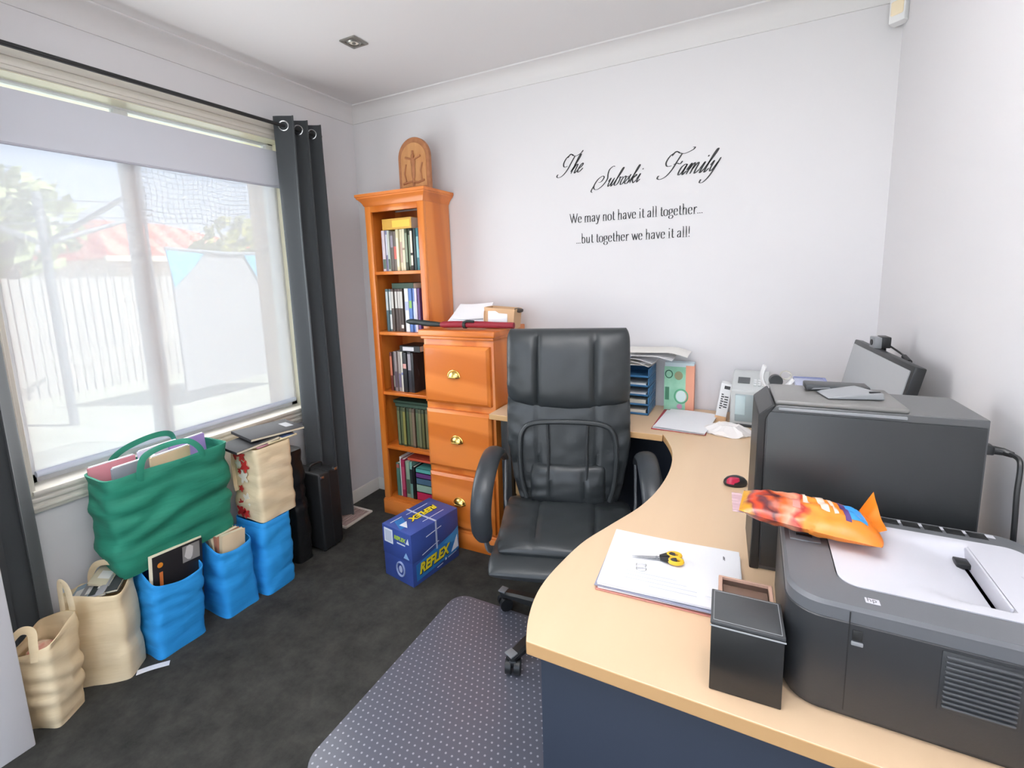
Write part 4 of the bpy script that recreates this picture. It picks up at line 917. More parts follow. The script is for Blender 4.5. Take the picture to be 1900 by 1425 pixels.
b = B(); b.box(0, .095, 0, .09, 0, .012, r=.001, M=XF(rx=.12)); b.build('case', mat('clear_blue_plastic', '#b9bed6', .15), dc)
b = B(); b.box(0, .095, .086, .0905, .001, .014, M=XF(rx=.12)); b.box(.088, .096, 0, .09, .001, .014, M=XF(rx=.12)); b.build('blue_edge', plain('#7f88b8', .3), dc, smooth=False)
bx_ = thing('modem', 'slim dark grey modem lying near the rear edge of the computer tower top', 'modem', (2.302, -1.112, DZ+TH+.0115), .06)
b = B(); b.box(0, .115, 0, .045, 0, .013, r=.003); b.build('case', m_dkgrey, bx_)
b = B(); b.prism([(.010, .003), (.045, .007), (.043, .009), (.014, .006)], -.001, .001, 'y'); b.build('silver_flash', m_greyp, bx_)

# ------------------------------------------------------------------ shopping bags under the window
def fabric(name, c, c2): return mat(name, c, .75, kind='noise', col2=c2, scale=9, bump=.8, bdist=.006, stretch=(.5, .5, 2.6))
m_green = fabric('green_bag_fabric', '#22866c', '#1b745c'); m_tan = fabric('tan_bag_fabric', '#f0dcb8', '#e6cfa6'); m_blue = fabric('blue_bag_fabric', '#2a9ee6', '#2390d8')
m_bblack = mat('black_bin_plastic', '#18191a', .35, bump=.6, scale=18, bdist=.01)
def bag_rings(l, w, h, seed, bulge=.02, crease=.006, nz=30, n=72, lean=(0, 0), top=1.0, pw=9, inset=0, z0=0.0, rim=None, cfreq=6):
    R_ = []
    for i in range(nz+1):
        v = i/nz; z = z0+(h-z0)*v; ring = []
        for k in range(n):
            a = 2*PI*k/n; c, s_ = math.cos(a), math.sin(a)
            q = (abs(c)**pw+abs(s_)**pw)**(-1/pw)
            sc_ = 1+(top-1)*v
            x = (l/2-inset)*q*c*sc_; y = (w/2-inset)*q*s_*sc_
            bl_ = bulge*math.sin(PI*min(1, v*1.02))*(1-.6*max(abs(c), abs(s_))**8 if False else 1)
            face = min(1, (1-abs(abs(q*c)-abs(q*s_)))*1.0)
            soft = 1-face*.85
            f = noise.noise((x*3+seed, y*3, z*cfreq*2.6+1.5*noise.noise((x*5, y*5, seed))))
            f2 = noise.noise((x*9+seed*2, y*9, z*cfreq*5))
            d = bl_*soft+crease*(abs(f)*2-.6)*(.4+.6*math.sin(PI*min(1, v*1.1)))+crease*.5*f2
            nx_, ny_ = (c*abs(c)**3, s_*abs(s_)**3); L_ = math.hypot(nx_, ny_) or 1
            zz = z+(rim(a) if rim else 0)*v**4
            ring.append((x+nx_/L_*d+lean[0]*v, y+ny_/L_*d+lean[1]*v, zz))
        R_.append(ring)
    return R_
def tote(label, loc, rz, l, w, h, m, seed, name='shopping_bag', handles=(), group='shopping bags under the window', fill=.8, **k):
    t = thing(name, label, 'shopping bag', loc, rz, group)
    o_ = bag_rings(l, w, h, seed, **k)
    inn = [[(x*.975, y*.97, z) for x, y, z in r] for r in reversed(o_)][:int(len(o_)*(1-fill))+3]
    b = B(); b.loft(o_+inn); b.build('bag_body', m, t, angle=70)
    b = B(); tr = o_[-1]; tl = [(x*1.006, y*1.006, z) for x, y, z in o_[-3]]
    b.loft([tl, [(x*1.010, y*1.010, z) for x, y, z in tr], [(x*.99, y*.985, z+.0015) for x, y, z in tr]], cap0=False, cap1=False); b.build('top_hem', m, t, angle=70)
    for pts in handles:
        b = B(); b.tube(catmull(pts, 7), .0115, 8, flat=.12, upv=(.2, 1, 0)); b.build('handle', m, t, angle=60)
    return t
def mag(name, label, loc, rot, l, w, th, c, cat='magazine', group=None, accents=()):
    t = thing(name, label, cat, loc, 0, group); t.rotation_euler = rot
    b = B(); b.box(-l/2, l/2, -w/2, w/2, th-.0012, th, r=.0004); b.box(-l/2, l/2, -w/2, w/2, 0, .0012, r=.0004); b.box(-l/2, -l/2+.0012, -w/2, w/2, 0, th); b.build('cover', plain(c, .7), t)
    b = B(); b.box(-l/2+.0015, l/2-.003, -w/2+.002, w/2-.002, .0013, th-.0013); b.build('pages', m_cream, t)
    for (x0, x1, y0, y1, cc) in accents:
        b = B(); b.box(l*(x0-.5), l*(x1-.5), w*(y0-.5), w*(y1-.5), th, th+.0005); b.build('cover_print', plain(cc, .4), t)
    return t
# local frame of the bags: x along the wall (world y), y away from the wall
def wl(x, y, z=0): return (x, y, z)
RZ = PI/2       # local x -> world +y, local y -> world -x
# blue bags
tote('nearest blue bag, holding an upright black and cream hardcover book', (.172, -1.402, .0005), RZ, .178, .185, .340, m_blue, 3.1, bulge=.008, crease=.007, fill=.5, top=1.03, lean=(0.012, -.012), rim=lambda a: min(.0, .065*math.sin(a))+.012*math.cos(a)*-1)
bk = thing('hardcover_book', 'black and silver hardcover book standing in the nearest blue bag', 'book', (.236, -1.384, .235), 0)
bk.rotation_euler = (math.radians(-4), math.radians(1), 0)
b = B(); b.box(-.008, 0, -.095, .095, -.10, .165, r=.0015); b.build('pages', m_cream, bk)
b = B(); b.box(0, .0022, -.086, .096, -.10, .158, r=.0006); b.build('cover', plain('#232122', .3), bk)
b = B(); b.box(.0022, .0028, .02, .085, .085, .15); b.build('silver_print', plain('#8d8985', .3), bk)
b = B(); b.prism([(-.060+.010*math.cos(2*PI*k/16), .118+.010*math.sin(2*PI*k/16)) for k in range(16)], .0022, .0028, 'x'); b.build('orange_emblem', plain('#e08a2c', .4), bk)
b = B(); b.prism([(.045+.014*math.cos(2*PI*k/9)*(1+.4*(k % 2)), .12+.03*math.sin(2*PI*k/9)) for k in range(9)], .0027, .0033, 'x'); b.build('pale_figure', plain('#cfcac6', .4), bk)
b = B(); b.box(.0022, .0028, -.064, -.052, .03, .09); b.build('spine_lettering', plain('#c87038', .4), bk)
tote('middle of the three blue bags, stuffed with cream paperbacks', (.186, -1.165, .0005), RZ, .150, .20, .338, m_blue, 8.4, bulge=.010, crease=.009, fill=.5, top=.98, lean=(-.01, -.008), rim=lambda a: min(0, .05*math.sin(a)), cfreq=4)
for k in range(4):
    mag('paperback', 'cream paperback %s in the middle blue bag' % ('nearest the front', 'second from the front', 'third from the front', 'at the back')[k], (.250-.026*k, -1.175, .262), (PI/2, -.1*(k-1), PI/2), .10, .19, .022, ('#d8c2a0', '#a8705a', '#e2d2b0', '#8c8a92')[k], 'book', 'paperbacks in the middle blue bag')
tote('blue bag furthest from the camera, carrying the tan bag with red flowers', (.205, -.992, .0005), RZ, .155, .205, .338, m_blue, 14.7, bulge=.012, crease=.010, fill=.3, top=.97, lean=(.01, 0))
# big green bag, on top of the two nearer blue bags
def flat_handle(y, x0, x1, zt, bow=0, up=.09): return [(x0, y, zt-.06), (x0+.004, y+.004, zt+.002), (x0+(x1-x0)*.2, y+bow*.4, zt+up*.75), ((x0+x1)/2, y+bow, zt+up), (x1-(x1-x0)*.2, y+bow*.5, zt+up*.7), (x1-.004, y+.004, zt+.002), (x1, y, zt-.06)]
tote('large dark green bag stuffed with folders, resting on the blue bags', (.132, -1.335, .352), RZ, .430, .190, .382, m_green, 21.3, bulge=.010, crease=.018, fill=.72, top=1.02, lean=(0, -.010), cfreq=5, pw=7,
     handles=[[(-.12, -.100, .33), (-.118, -.106, .385), (-.09, -.085, .425), (-.02, -.05, .432), (.04, -.06, .436), (.075, -.085, .43), (.10, -.106, .388), (.10, -.102, .33)],
              [(-.12, .088, .33), (-.12, .092, .39), (-.08, .075, .430), (-.01, .05, .455), (.06, .06, .45), (.10, .085, .42), (.11, .093, .36)]])
fo = [(-.135, .030, '#c8808a', 'pink folder at the left end of the green bag', .06), (-.10, -.01, '#8f8f98', 'grey folder beside the pink one in the green bag', .055), (.02, .02, '#c9c6da', 'pale lilac folder in the middle of the green bag', .10), (.01, -.035, '#dcc09c', 'buff folder leaning forward in the green bag', .075), (.125, .01, '#a88fd0', 'purple folder at the right end of the green bag', .085)]
for i, (dx, dy, c, lab, ex) in enumerate(fo):
    b = B(); hh = .30; b.box(-.075, .075, -.006, .006, 0, hh, r=.002)
    t = thing('folder', lab, 'folder', (.132-dy, -1.335+dx, .3475+.425+ex*.25-hh-.03), RZ+.02*i, 'folders in the green bag'); t.rotation_euler = (.12*(1 if i % 2 else -1)*.6, 0, RZ+.03*i)
    b.build('cover', plain(c, .5), t); b = B(); b.box(-.07, .07, -.0035, .0035, hh, hh+.004); b.build('papers', m_white, t)
# tan bag with red flowers on the third blue bag
tf = tote('tan bag with red flower print on top of the furthest blue bag', (.205, -.958, .342), RZ, .180, .190, .335, m_tan, 31.9, bulge=.004, crease=.008, fill=.8, top=.99, pw=14, lean=(0, 0))
m_redp = plain('#c9302c', .6); m_whp = plain('#efe6d6', .7)
def blob(cx, cz, r, seed, M, m, name, par):
    b = B(); rnd = random.Random(seed); P = []
    for k in range(26):
        a = 2*PI*k/26; rr_ = r*(.72+.28*math.cos(5*a+seed)+.08*rnd.random()); P.append((cx+rr_*math.cos(a), cz+rr_*math.sin(a)))
    b.prism(P, -.0012, .0, 'y', M=M); return b.build(name, m, par, smooth=False)
Mf = face_frame((-.0945, .095, 0), (0, -1, 0), (1, 0, 0))   # on the -x end face (towards camera left)
Mf = Matrix.Translation((-.0955, .085, 0)) @ Matrix.Rotation(-PI/2, 4, 'Z')
for i, (cx, cz, r, mm_) in enumerate([(.040, .305, .020, m_redp), (.085, .300, .018, m_redp), (.100, .255, .022, m_redp), (.060, .262, .016, m_whp), (.062, .228, .010, m_redp), (.085, .205, .024, m_whp), (.060, .145, .012, m_redp), (.050, .075, .013, m_redp), (.042, .035, .022, m_redp), (.075, .028, .018, m_redp), (.095, .10, .022, m_whp)]):
    blob(cx, cz, r*1.45, i*3+1, Mf, mm_, 'flower_print', tf)
b = B(); b.tube(catmull([(.03, 0, .32), (.025, -.004, .24), (.028, -.004, .16), (.03, -.002, .13)], 4), .010, 6, flat=.15, M=Mf); b.build('handle', m_tan, tf)
mag('magazine', 'black magazine jutting left out of the tan flower bag', (.215, -1.015, .691), (.05, -.05, 1.50), .20, .15, .012, '#1c1c1e', group='magazines on the tan flower bag')
mag('magazine', 'black magazine lying towards the curtain on the tan flower bag', (.195, -.900, .708), (.06, .05, 1.45), .26, .17, .012, '#201e22', accents=((.75, .9, .3, .7, '#56565c'),), group='magazines on the tan flower bag')
mag('magazine', 'cream brochure with blue print folded over the tan flower bag front', (.255, -.905, .690), (.14, .02, 1.57), .15, .09, .005, '#e6d8b0', accents=((.5, .95, .1, .7, '#5a6c94'),), group='magazines on the tan flower bag')
mag('magazine', 'pink leaflet folded over the tan flower bag near the green bag', (.258, -1.005, .689), (.18, -.02, 1.6), .06, .08, .004, '#c88c96', accents=((.2, .8, .2, .8, '#f0e6e6'),), group='magazines on the tan flower bag')
# tan bags at the left
tote('wide tan bag full of magazines and papers between the blue bag and its tan neighbour', (.150, -1.594, .0005), math.radians(40), .175, .112, .345, m_tan, 41.2, bulge=.006, crease=.008, fill=.75, top=1.03, lean=(0, 0), cfreq=3, rim=lambda a: .012*math.sin(a*2),
     handles=[[(-.05, .05, .30), (-.05, .055, .36), (-.02, .045, .405), (.03, .035, .41), (.06, .045, .37), (.065, .052, .30)]])
for i, (dx, dy, dz, c, lab, ry) in enumerate([(-.045, .0, 0, '#7f93a4', 'blue-grey magazine at the left in the wide tan bag', -.35), (.0, -.01, .012, '#8c8c8e', 'grey magazine in the middle of the wide tan bag', -.25), (.035, .0, .020, '#2a3030', 'dark magazine at the right in the wide tan bag', -.10), (.02, .03, .034, '#b0a890', 'buff leaflet on top in the wide tan bag', .25)]):
    a = math.radians(40); wx = .150+dx*math.cos(a)-dy*math.sin(a); wy = -1.594+dx*math.sin(a)+dy*math.cos(a)
    mag('magazine', lab, (wx, wy, .325+dz), (.25, ry, a), .09, .085, .010, c, group='magazines in the wide tan bag', accents=((.2, .6, .3, .7, '#c8c8c4'),))
tote('small slumped tan bag partly hidden by the wall end at the far left', (.180, -1.768, .0005), math.radians(28), .125, .110, .300, m_tan, 52.8, bulge=.012, crease=.012, fill=.6, top=1.08, lean=(0.01, .0), rim=lambda a: .035*math.sin(a+.6),
     handles=[[(-.03, -.062, .26), (-.032, -.066, .31), (-.01, -.05, .345), (.02, -.045, .34), (.035, -.06, .30), (.036, -.064, .25)], [(.02, .058, .25), (.022, .062, .33), (.03, .058, .42), (.042, .055, .44), (.055, .058, .40), (.058, .06, .27)]])
t = thing('red_wrapper', 'crumpled red and cream wrapper inside the small slumped tan bag', 'wrapper', (.178, -1.772, .235)); b = B()
b.loft([[(.035*s_*(1+.4*noise.noise((math.cos(a), math.sin(a), z*20)))*math.cos(a), .035*s_*(1+.4*noise.noise((math.sin(a)*2, a, z*20)))*math.sin(a), z) for a in [2*PI*k/20 for k in range(20)]] for z, s_ in ((-.03, .6), (0, 1), (.02, .8), (.035, .3))]); b.build('wrapper', mat('wrapper_red', '#c45a50', .5, kind='noise', col2='#e6cdb0', scale=40), t)
t = B(); t.sheet(lambda u, v: (.0+.10*v, -.02+.025*u-.0*v, .001+.002*math.sin(4*v)), 3, 8, .001); o = t.build('paper_scrap', m_white, None, (.235, -1.555, .001), (0, 0, .95)); tag(o, 'thin white paper strip on the carpet between tan and blue bags', 'paper')
# black plastic bag and black case by the curtain
t = thing('bin_bag', 'crumpled black plastic bag standing between the flower bag and the curtain', 'plastic bag', (.150, -.795, .0005), 0)
b = B(); b.loft(bag_rings(.185, .100, .58, 61.3, bulge=.012, crease=.012, pw=5, cfreq=4, lean=(.0, .0), top=.85)); b.build('bag_body', m_bblack, t, angle=80)
b = B(); b.tube(catmull([(.04, -.02, .565), (.06, -.03, .62), (.02, 0, .645), (-.03, .02, .62), (-.04, .01, .56)], 5), .008, 8, flat=.3); b.build('handle', m_bblack, t)
t = thing('hard_case', 'upright black case with two small silver latches beside the curtain', 'case', (.185, -.650, .0005), 0)
b = B(); b.box(-.095, .095, -.065, .065, .012, .425, r=.012, seg=3); b.build('shell', mat('case_black', '#1b1c1d', .5, bump=.3, scale=90), t)
b = B(); b.box(-.097, .097, -.004, .004, .010, .427, r=.002); b.build('seam', m_blackp, t)
for yy, zz in ((-.045, .405), (.045, .420)):
    b = B(); b.box(.078, .098, yy-.012, yy+.012, zz-.006, zz+.008, r=.002); b.build('latch', m_steel, t)
b = B(); b.tube(catmull([(.0, -.04, .424), (.0, -.03, .448), (0, .03, .448), (0, .04, .424)], 5), .006, 8); b.build('handle', m_blackp, t)
for k in range(4):
    b = B(); b.cyl((.07*(1 if k % 2 else -1), .045*(1 if k//2 else -1), 0), (.07*(1 if k % 2 else -1), .045*(1 if k//2 else -1), .014), .010); b.build('foot', m_blackp, t)
# floor register by the wall
t = thing('floor_register', 'pale rectangular floor vent with pinkish slats beside the curtain foot', 'floor vent', (.108, -.385, .0005), 0)
m_rg = plain('#d9d2c8', .5)
b = B()
for q in ((-.088, .088, -.108, -.094), (-.088, .088, .094, .108), (-.088, -.074, -.094, .094), (.074, .088, -.094, .094)): b.box(q[0], q[1], q[2], q[3], 0, .011, r=.002)
b.build('frame', m_rg, t)
b = B(); b.box(-.075, .075, -.095, .095, 0, .003); b.build('backing', plain('#8a7472', .7), t)
for k in range(9):
    b = B(); b.box(-.070+k*.0165, -.061+k*.0165, -.094, .094, .002, .008, r=.001); b.build('slat', plain('#b8a09a', .6), t)

# ------------------------------------------------------------------ carton of copy paper
BX = thing('paper_carton', 'blue copy paper carton with yellow lettering on the carpet before the bookcase', 'box', (.8712, -.7439, .0005), 1.4048)
L_, D_, H_ = .3057, .1956, .258
m_bb = mat('carton_blue', '#35488a', .45, kind='noise', col2='#3a5098', scale=8); m_b2 = plain('#2a74b8', .45); m_b3 = plain('#3f8fc8', .45)
m_y = plain('#e8d42a', .45); m_yk = plain('#1c2030', .5); m_w = plain('#e4e8f0', .45)
b = B(); b.box(0, L_, 0, D_, 0, H_-.004, r=.002); b.build('carton', m_bb, BX)
b = B(); b.box(-.0015, L_+.0015, -.0015, D_+.0015, H_*.45, H_, r=.002); b.build('lid', m_bb, BX)
# side face: local y=0 plane, normal -y ; u along +x, v up
FS = face_frame((0, -.0016, 0), (1, 0, 0), (0, 0, 1))
def dec(name, poly, M, m, d=.0006, lift=0): 
    b = B(); b.prism(poly, lift, lift+d, 'z', M=M); return b.build(name, m, BX, smooth=False)
dec('blue_band', [(.02, .02), (L_-.001, .045), (L_-.001, .155), (.02, .10)], FS, m_b2)
dec('light_band', [(.20, .118), (L_-.001, .165), (L_-.001, .10), (.26, .10)], FS, m_b3, lift=.0006)
dec('white_triangle', [(L_-.058, .050), (L_-.006, .058), (L_-.012, .125)], FS, m_w, lift=.0012)
def lett(name, body, size, M, m, width, shear=.25, d=.0005, lift=0., bold=.0):
    b = B(); text_into(b, body, size, M @ Matrix.Translation((0, 0, lift)), d, width=width, shear=shear, bold=bold); return b.build(name, m, BX, smooth=False)
Tsk = FS @ Matrix(((1, 0, 0, .038), (.05, 1, 0, .050), (0, 0, 1, 0), (0, 0, 0, 1)))
lett('lettering_shadow', 'REFLEX', .066, Tsk @ Matrix.Translation((.002, -.003, 0)), m_yk, .205, lift=.0016, bold=.005)
lett('side_lettering', 'REFLEX', .066, Tsk, m_y, .203, lift=.0026, bold=.0025)
dec('white_line', [(.06, .130), (.17, .150), (.17, .153), (.06, .133)], FS, m_w, lift=.0006); dec('white_line', [(.09, .205), (.19, .215), (.19, .219), (.09, .209)], FS, m_w)
dec('white_mark', [(.205, .030), (.215, .031), (.213, .042), (.207, .041)], FS, m_w, lift=.0006); dec('white_line', [(.15, .018), (.19, .022), (.19, .025), (.15, .021)], FS, m_w)
dec('white_line', [(.225, .033), (.285, .040), (.285, .042), (.225, .035)], FS, m_w, lift=.0006)
# top face
FT = face_frame((L_, D_, H_), (-1, 0, 0), (0, -1, 0))     # reads upside down from the camera
dec('light_band', [(L_-.09, .04), (L_-.05, .12), (L_-.005, .12), (L_-.04, .04)], FT, m_b2)
dec('white_triangle', [(L_-.075, .085), (L_-.035, .135), (L_-.030, .085)], FT, m_w, lift=.0006)
Tt = FT @ Matrix.Translation((.045, .075, 0))
lett('lettering_shadow', 'REFLEX', .052, Tt @ Matrix.Translation((.002, -.002, 0)), m_yk, .178, lift=.0006, bold=.004)
lett('top_lettering', 'REFLEX', .052, Tt, m_y, .176, lift=.0016, bold=.002)
for q in (.035, .150): dec('white_line', [(.05, q), (.19, q), (.19, q+.003), (.05, q+.003)], FT, m_w)
dec('white_line', [(.215, .030), (.285, .030), (.285, .034), (.215, .034)], FT, m_w)
# end face: local x=0 plane, normal -x ; u along -y
FE = face_frame((-.0016, D_, 0), (0, -1, 0), (0, 0, 1))
dec('white_label', [(.012, .175), (.072, .175), (.072, .245), (.012, .245)], FE, m_w); dec('label_inset', [(.020, .183), (.064, .183), (.064, .237), (.020, .237)], FE, plain('#c5cbd8', .5), lift=.0006)
b = B(); text_into(b, 'REFLEX', .026, FE @ Matrix.Translation((.082, .208, .0004)), .0004, width=.078, shear=.2, bold=.001); b.build('end_lettering', plain('#b8d430', .5), BX, smooth=False)
dec('white_line', [(.10, .190), (.155, .190), (.155, .196), (.10, .196)], FE, m_w); dec('white_triangle', [(.160, .205), (.182, .205), (.176, .235)], FE, m_w); dec('white_triangle', [(.14, .130), (.178, .130), (.158, .160)], FE, plain('#8fb4dc', .5))
b = B(); b.tube([(.115+.026*math.cos(2*PI*k/28), .065+.034*math.sin(2*PI*k/28), .0004) for k in range(29)], .0045, 6, caps=False, M=FE @ Matrix.Translation((0, 0, .0))); b.build('round_emblem', plain('#8f9cc0', .5), BX)
b = B(); b.prism([(.115+.012*math.cos(2*PI*k/12), .065+.018*math.sin(2*PI*k/12)) for k in range(12)], 0, .0008, 'z', M=FE); b.build('emblem_centre', plain('#b4bcd8', .5), BX, smooth=False)
b = B()   # clear strap around the middle
b.box(.150, .160, -.0030, -.0016, H_*.45, H_); b.box(.150, .160, -.003, D_+.003, H_, H_+.0012); b.box(.150, .160, D_+.0016, D_+.003, 0, H_)
b.build('strap', plain('#b9c2d8', .3), BX, smooth=False)

# ------------------------------------------------------------------ wall lettering drawn with a broad-nib pen
def ribbon(b, pts, s, ox, oz, wmin, wmax, shear=0, sxk=1.0, slope=0.0, rawshear=0):
    P = [Vector((p[0]*sxk, p[1])) for p in pts]; n = len(P); V = []; F = []
    for i, p in enumerate(P):
        t = P[min(i+1, n-1)]-P[max(i-1, 0)]; L_ = t.length or 1e-6; t = t/L_
        w = wmin+(wmax-wmin)*abs(t.y)**1.6; e = min(1, (min(i, n-1-i)+.8)/3)
        nn = Vector((-t.y, t.x))*w/2*(.45+.55*e)
        for q in (p+nn, p-nn):
            x = (q.x+shear*q.y)*s+ox; z = q.y*s+oz+slope*(x-ox)
            V.append((x, -.0012, z)); V.append((x, -.0002, z))
    for i in range(n-1):
        a = 4*i; c = 4*(i+1)
        F += [(a, a+2, c+2, c), (a+1, c+1, c+3, a+3), (a, c, c+1, a+1), (a+2, a+3, c+3, c+2)]
    F += [(0, 1, 3, 2), (4*n-4, 4*n-2, 4*n-1, 4*n-3)]
    b._add(V, F)
def cm_(p, n=7): return [tuple(v[:2]) for v in catmull([(x, y, 0) for x, y in p], n)]
SER = lambda x, y, w=.17: [(x-w, y), (x+w, y)]
G = {  # straight strokes as 'L', curves as 'C'
 'i': (.42, [('L', [(.21, 0), (.21, 1)]), ('L', SER(.21, 0)), ('L', [(.08, .97), (.21, 1)]), ('L', [(.21, 1.33), (.21, 1.5)])]),
 'l': (.42, [('L', [(.21, 0), (.21, 1.62)]), ('L', SER(.21, 0)), ('L', [(.08, 1.6), (.21, 1.62)])]),
 't': (.5, [('C', [(.24, 1.38), (.24, .7), (.24, .2), (.34, .02), (.48, .12)]), ('L', [(.06, .98), (.46, .98)])]),
 'h': (.84, [('L', [(.2, 0), (.2, 1.62)]), ('L', SER(.2, 0)), ('L', [(.07, 1.6), (.2, 1.62)]), ('C', [(.2, .72), (.36, .98), (.55, .95), (.62, .7), (.62, 0)]), ('L', SER(.62, 0))]),
 'n': (.84, [('L', [(.2, 0), (.2, 1)]), ('L', SER(.2, 0)), ('C', [(.2, .72), (.36, .98), (.55, .95), (.62, .7), (.62, 0)]), ('L', SER(.62, 0))]),
 'm': (1.26, [('L', [(.2, 0), (.2, 1)]), ('L', SER(.2, 0)), ('C', [(.2, .72), (.36, .98), (.55, .95), (.62, .7), (.62, 0)]), ('L', SER(.62, 0)), ('C', [(.62, .72), (.78, .98), (.97, .95), (1.04, .7), (1.04, 0)]), ('L', SER(1.04, 0))]),
 'r': (.6, [('L', [(.2, 0), (.2, 1)]), ('L', SER(.2, 0)), ('C', [(.2, .62), (.32, .9), (.46, 1), (.56, .88)])]),
 'u': (.84, [('C', [(.2, 1), (.2, .3), (.3, .03), (.48, .04), (.62, .3)]), ('L', [(.62, 0), (.62, 1)]), ('L', [(.08, .98), (.2, 1)])]),
 'a': (.72, [('C', [(.12, .76), (.26, .98), (.44, .98), (.52, .72), (.52, .1), (.62, .03)]), ('C', [(.52, .58), (.26, .52), (.12, .28), (.2, .04), (.38, .06), (.52, .26)])]),
 'e': (.7, [('L', [(.1, .54), (.58, .54)]), ('C', [(.58, .54), (.52, .9), (.34, 1), (.14, .82), (.09, .45), (.2, .08), (.4, 0), (.6, .2)])]),
 'o': (.74, [('C', [(.36, 1), (.13, .82), (.09, .5), (.14, .16), (.36, 0), (.58, .16), (.63, .5), (.58, .84), (.36, 1)])]),
 'b': (.78, [('L', [(.2, 0), (.2, 1.62)]), ('L', [(.07, 1.6), (.2, 1.62)]), ('C', [(.2, .75), (.4, 1), (.6, .85), (.66, .5), (.6, .12), (.38, 0), (.2, .2)])]),
 'g': (.74, [('C', [(.34, 1), (.14, .85), (.12, .65), (.2, .42), (.36, .36), (.54, .5), (.56, .75), (.48, .95), (.34, 1)]), ('C', [(.22, .4), (.12, .18), (.3, .06), (.56, .02), (.66, -.18), (.5, -.42), (.2, -.42), (.08, -.22), (.2, -.02)]), ('L', [(.52, .94), (.7, 1)])]),
 'v': (.72, [('L', [(.1, 1), (.36, 0)]), ('L', [(.36, 0), (.62, 1)]), ('L', SER(.1, 1, .12)), ('L', SER(.62, 1, .1))]),
 'w': (1.05, [('L', [(.1, 1), (.34, 0)]), ('L', [(.34, 0), (.55, .98)]), ('L', [(.52, 1), (.76, 0)]), ('L', [(.76, 0), (.97, 1)]), ('L', SER(.1, 1, .12)), ('L', SER(.97, 1, .1))]),
 'y': (.72, [('L', [(.1, 1), (.38, .02)]), ('C', [(.62, 1), (.38, .02), (.26, -.36), (.1, -.42), (.06, -.3)]), ('L', SER(.1, 1, .12)), ('L', SER(.62, 1, .1))]),
 'W': (1.45, [('L', [(.1, 1.5), (.45, 0)]), ('L', [(.45, 0), (.75, 1.5)]), ('L', [(.68, 1.5), (1.04, 0)]), ('L', [(1.04, 0), (1.36, 1.5)]), ('L', SER(.1, 1.5, .15)), ('L', SER(.7, 1.5, .15)), ('L', SER(1.36, 1.5, .12))]),
 '!': (.36, [('L', [(.18, .45), (.18, 1.6)]), ('L', [(.18, 0), (.18, .14)])]),
 '.': (.28, [('L', [(.12, 0), (.12, .12)])]), ' ': (.36, [])}
def write_serif(b, text, x0, x1, z0, z1, xh, wmin=.05, wmax=.17):
    tot = sum(G[c][0] for c in text); k = (x1-x0)/tot/xh; x = x0
    for c in text:
        adv, st = G[c]
        for kind, pts in st:
            if kind == 'C': P = cm_(pts)
            else: P = [tuple(Vector(pts[0]).lerp(Vector(pts[-1]), i/4)) for i in range(5)] if len(pts) == 2 else pts
            ribbon(b, P, xh, x, z0+(z1-z0)*(x-x0)/(x1-x0), wmin, wmax, sxk=k)
        x += adv*xh*k
C_ = lambda p: ('C', p)
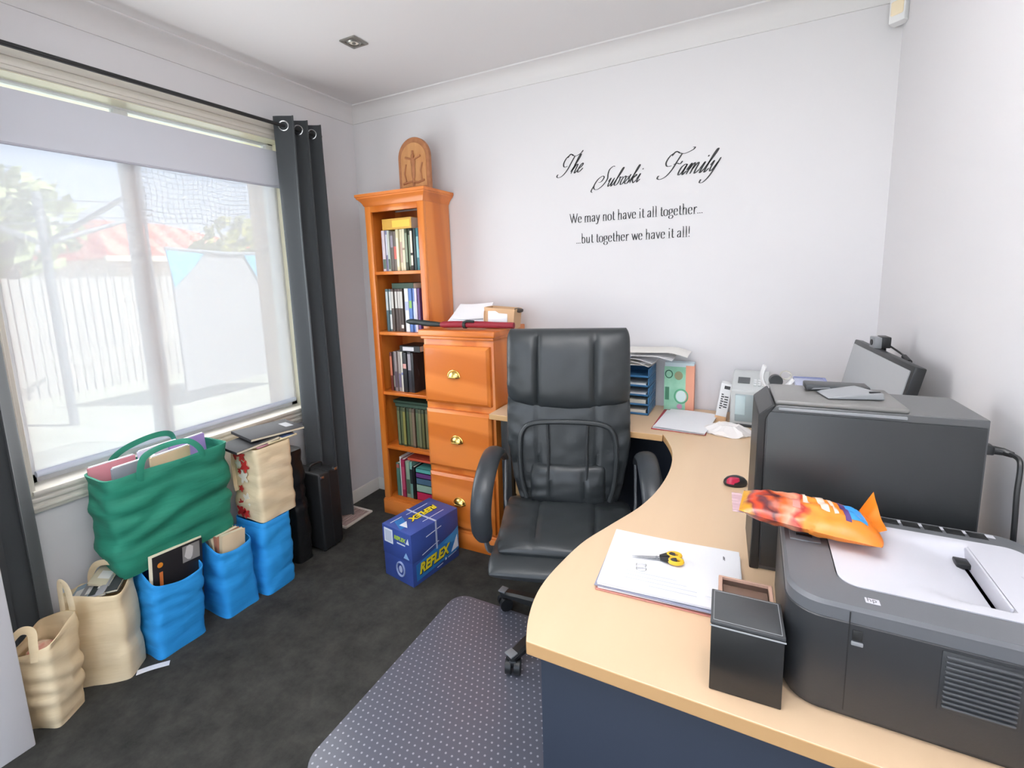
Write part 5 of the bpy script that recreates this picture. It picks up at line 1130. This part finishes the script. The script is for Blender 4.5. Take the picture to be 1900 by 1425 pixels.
SC = {  # copperplate letters, before slanting; x-height 1
 'T': (1.55, [C_([(.05, 1.95), (.25, 2.35), (.7, 2.15), (1.2, 2.05), (1.75, 2.30), (1.9, 2.6)]), C_([(1.05, 2.1), (.95, 1.4), (.85, .6), (.55, .02), (.1, -.22), (-.30, -.12), (-.34, .10), (-.22, .14)]), C_([(.62, 1.0), (.15, .95), (-.18, 1.35), (-.12, 1.95), (.35, 2.3), (.8, 2.15)])]),
 'F': (1.75, [C_([(.05, 1.95), (.25, 2.35), (.8, 2.15), (1.4, 2.05), (2.1, 2.30), (2.2, 2.52), (1.95, 2.55)]), C_([(1.1, 2.1), (1.0, 1.4), (.9, .6), (.6, .02), (.1, -.22), (-.30, -.12), (-.34, .10), (-.22, .14)]), C_([(.62, 1.0), (.1, 1.0), (-.25, 1.4), (-.15, 2.0), (.35, 2.3), (.8, 2.15)]), C_([(.75, 1.1), (1.1, 1.18), (1.5, 1.1), (1.6, 1.35)])]),
 'S': (1.5, [C_([(1.35, 2.45), (1.05, 2.5), (.75, 2.15), (.85, 1.6), (1.1, 1.0), (.9, .3), (.4, -.15), (-.15, -.1), (-.45, .4), (-.3, 1.1), (.2, 1.45), (.5, 1.2), (.35, .75), (.0, .7)]), C_([(-.45, .4), (-.5, -.3), (-.2, -.5)])]),
 'h': (.92, [C_([(.0, .2), (.35, 1.4), (.42, 2.0), (.3, 2.1), (.2, 1.7), (.18, 0)]), C_([(.2, .4), (.42, .95), (.60, .95), (.62, .5), (.62, .1), (.75, .02), (.95, .3)])]),
 'e': (.72, [C_([(.0, .3), (.35, .55), (.5, .85), (.36, 1.0), (.18, .75), (.12, .35), (.25, .02), (.5, .1), (.75, .45)])]),
 'u': (.95, [C_([(.0, .6), (.15, 1.0), (.18, .3), (.3, .0), (.5, .25), (.65, .95)]), C_([(.65, 1), (.65, .2), (.75, .0), (.98, .35)])]),
 'b': (.85, [C_([(.0, .3), (.3, 1.3), (.4, 2.0), (.28, 2.1), (.18, 1.6), (.16, .25), (.35, .0), (.6, .2), (.62, .7), (.5, 1.0), (.75, .9), (.9, 1.0)])]),
 'o': (.78, [C_([(.4, 1.0), (.18, .8), (.12, .35), (.28, .0), (.52, .15), (.6, .6), (.48, .95), (.4, 1.0), (.7, .85), (.85, .95)])]),
 's': (.6, [C_([(-.1, .1), (.2, .7), (.32, 1.08), (.3, .75), (.45, .35), (.35, .03), (.12, .02), (.08, .15)]), C_([(.35, .03), (.55, .2), (.65, .35)])]),
 'k': (.88, [C_([(.0, .3), (.32, 1.4), (.4, 2.0), (.28, 2.1), (.2, 1.6), (.18, 0)]), C_([(.2, .45), (.5, .98), (.62, .82), (.3, .52), (.55, .1), (.7, .0), (.92, .35)])]),
 'i': (.5, [C_([(.0, .35), (.2, 1.0), (.2, .2), (.3, .0), (.52, .35)]), ('L', [(.22, 1.45), (.22, 1.6)])]),
 'a': (.92, [C_([(.6, .95), (.4, 1.0), (.15, .75), (.12, .25), (.28, .0), (.5, .25), (.62, .95)]), C_([(.62, 1), (.62, .2), (.74, .0), (.95, .35)])]),
 'm': (1.42, [C_([(.0, .4), (.14, .95), (.2, .9), (.2, 0)]), C_([(.2, .4), (.42, .98), (.58, .9), (.6, 0)]), C_([(.6, .4), (.82, .98), (.98, .92), (1.0, .3), (1.12, .0), (1.45, .35)])]),
 'l': (.5, [C_([(.0, .3), (.3, 1.4), (.4, 2.0), (.28, 2.1), (.18, 1.6), (.16, .3), (.26, .0), (.52, .35)])]),
 'y': (.95, [C_([(.0, .6), (.15, 1.0), (.18, .35), (.3, .05), (.5, .25), (.65, .95)]), C_([(.68, 1.25), (.62, .2), (.5, -.5), (.2, -.95), (-.15, -.95), (-.2, -.65)])])}
def write_script(b, text, x0, x1, z0, z1, xh, wmin=.05, wmax=.16, shear=.55):
    tot = sum(SC[c][0] for c in text); k = (x1-x0)/tot/xh; x = x0
    for c in text:
        adv, st = SC[c]
        for kind, pts in st:
            P = cm_(pts, 8) if kind == 'C' else [tuple(Vector(pts[0]).lerp(Vector(pts[-1]), i/4)) for i in range(5)]
            ribbon(b, P, xh, x, z0+(z1-z0)*(x-x0)/(x1-x0), wmin, wmax, shear=shear, sxk=k)
        x += adv*xh*k
wt = thing('wall_lettering', 'black vinyl family motto lettering on the white back wall', 'wall lettering', (0, -.0002, 0))
for nm, txt, x0, x1, z0, z1, xh in (('script_word', 'The', 1.322, 1.432, 1.873, 1.880, .040), ('script_word', 'Suboski', 1.505, 1.705, 1.795, 1.803, .036), ('script_word', 'Family', 1.803, 2.030, 1.812, 1.812, .043)):
    b = B(); write_script(b, txt, x0, x1, z0, z1, xh); b.build(nm, m_ink, wt, smooth=False)
b = B(); write_serif(b, 'We may not have it all together...', 1.372, 1.985, 1.641, 1.641, .029); b.build('motto_line', m_ink, wt, smooth=False)
b = B(); write_serif(b, '...but together we have it all!', 1.405, 1.935, 1.541, 1.543, .029); b.build('motto_line', m_ink, wt, smooth=False)
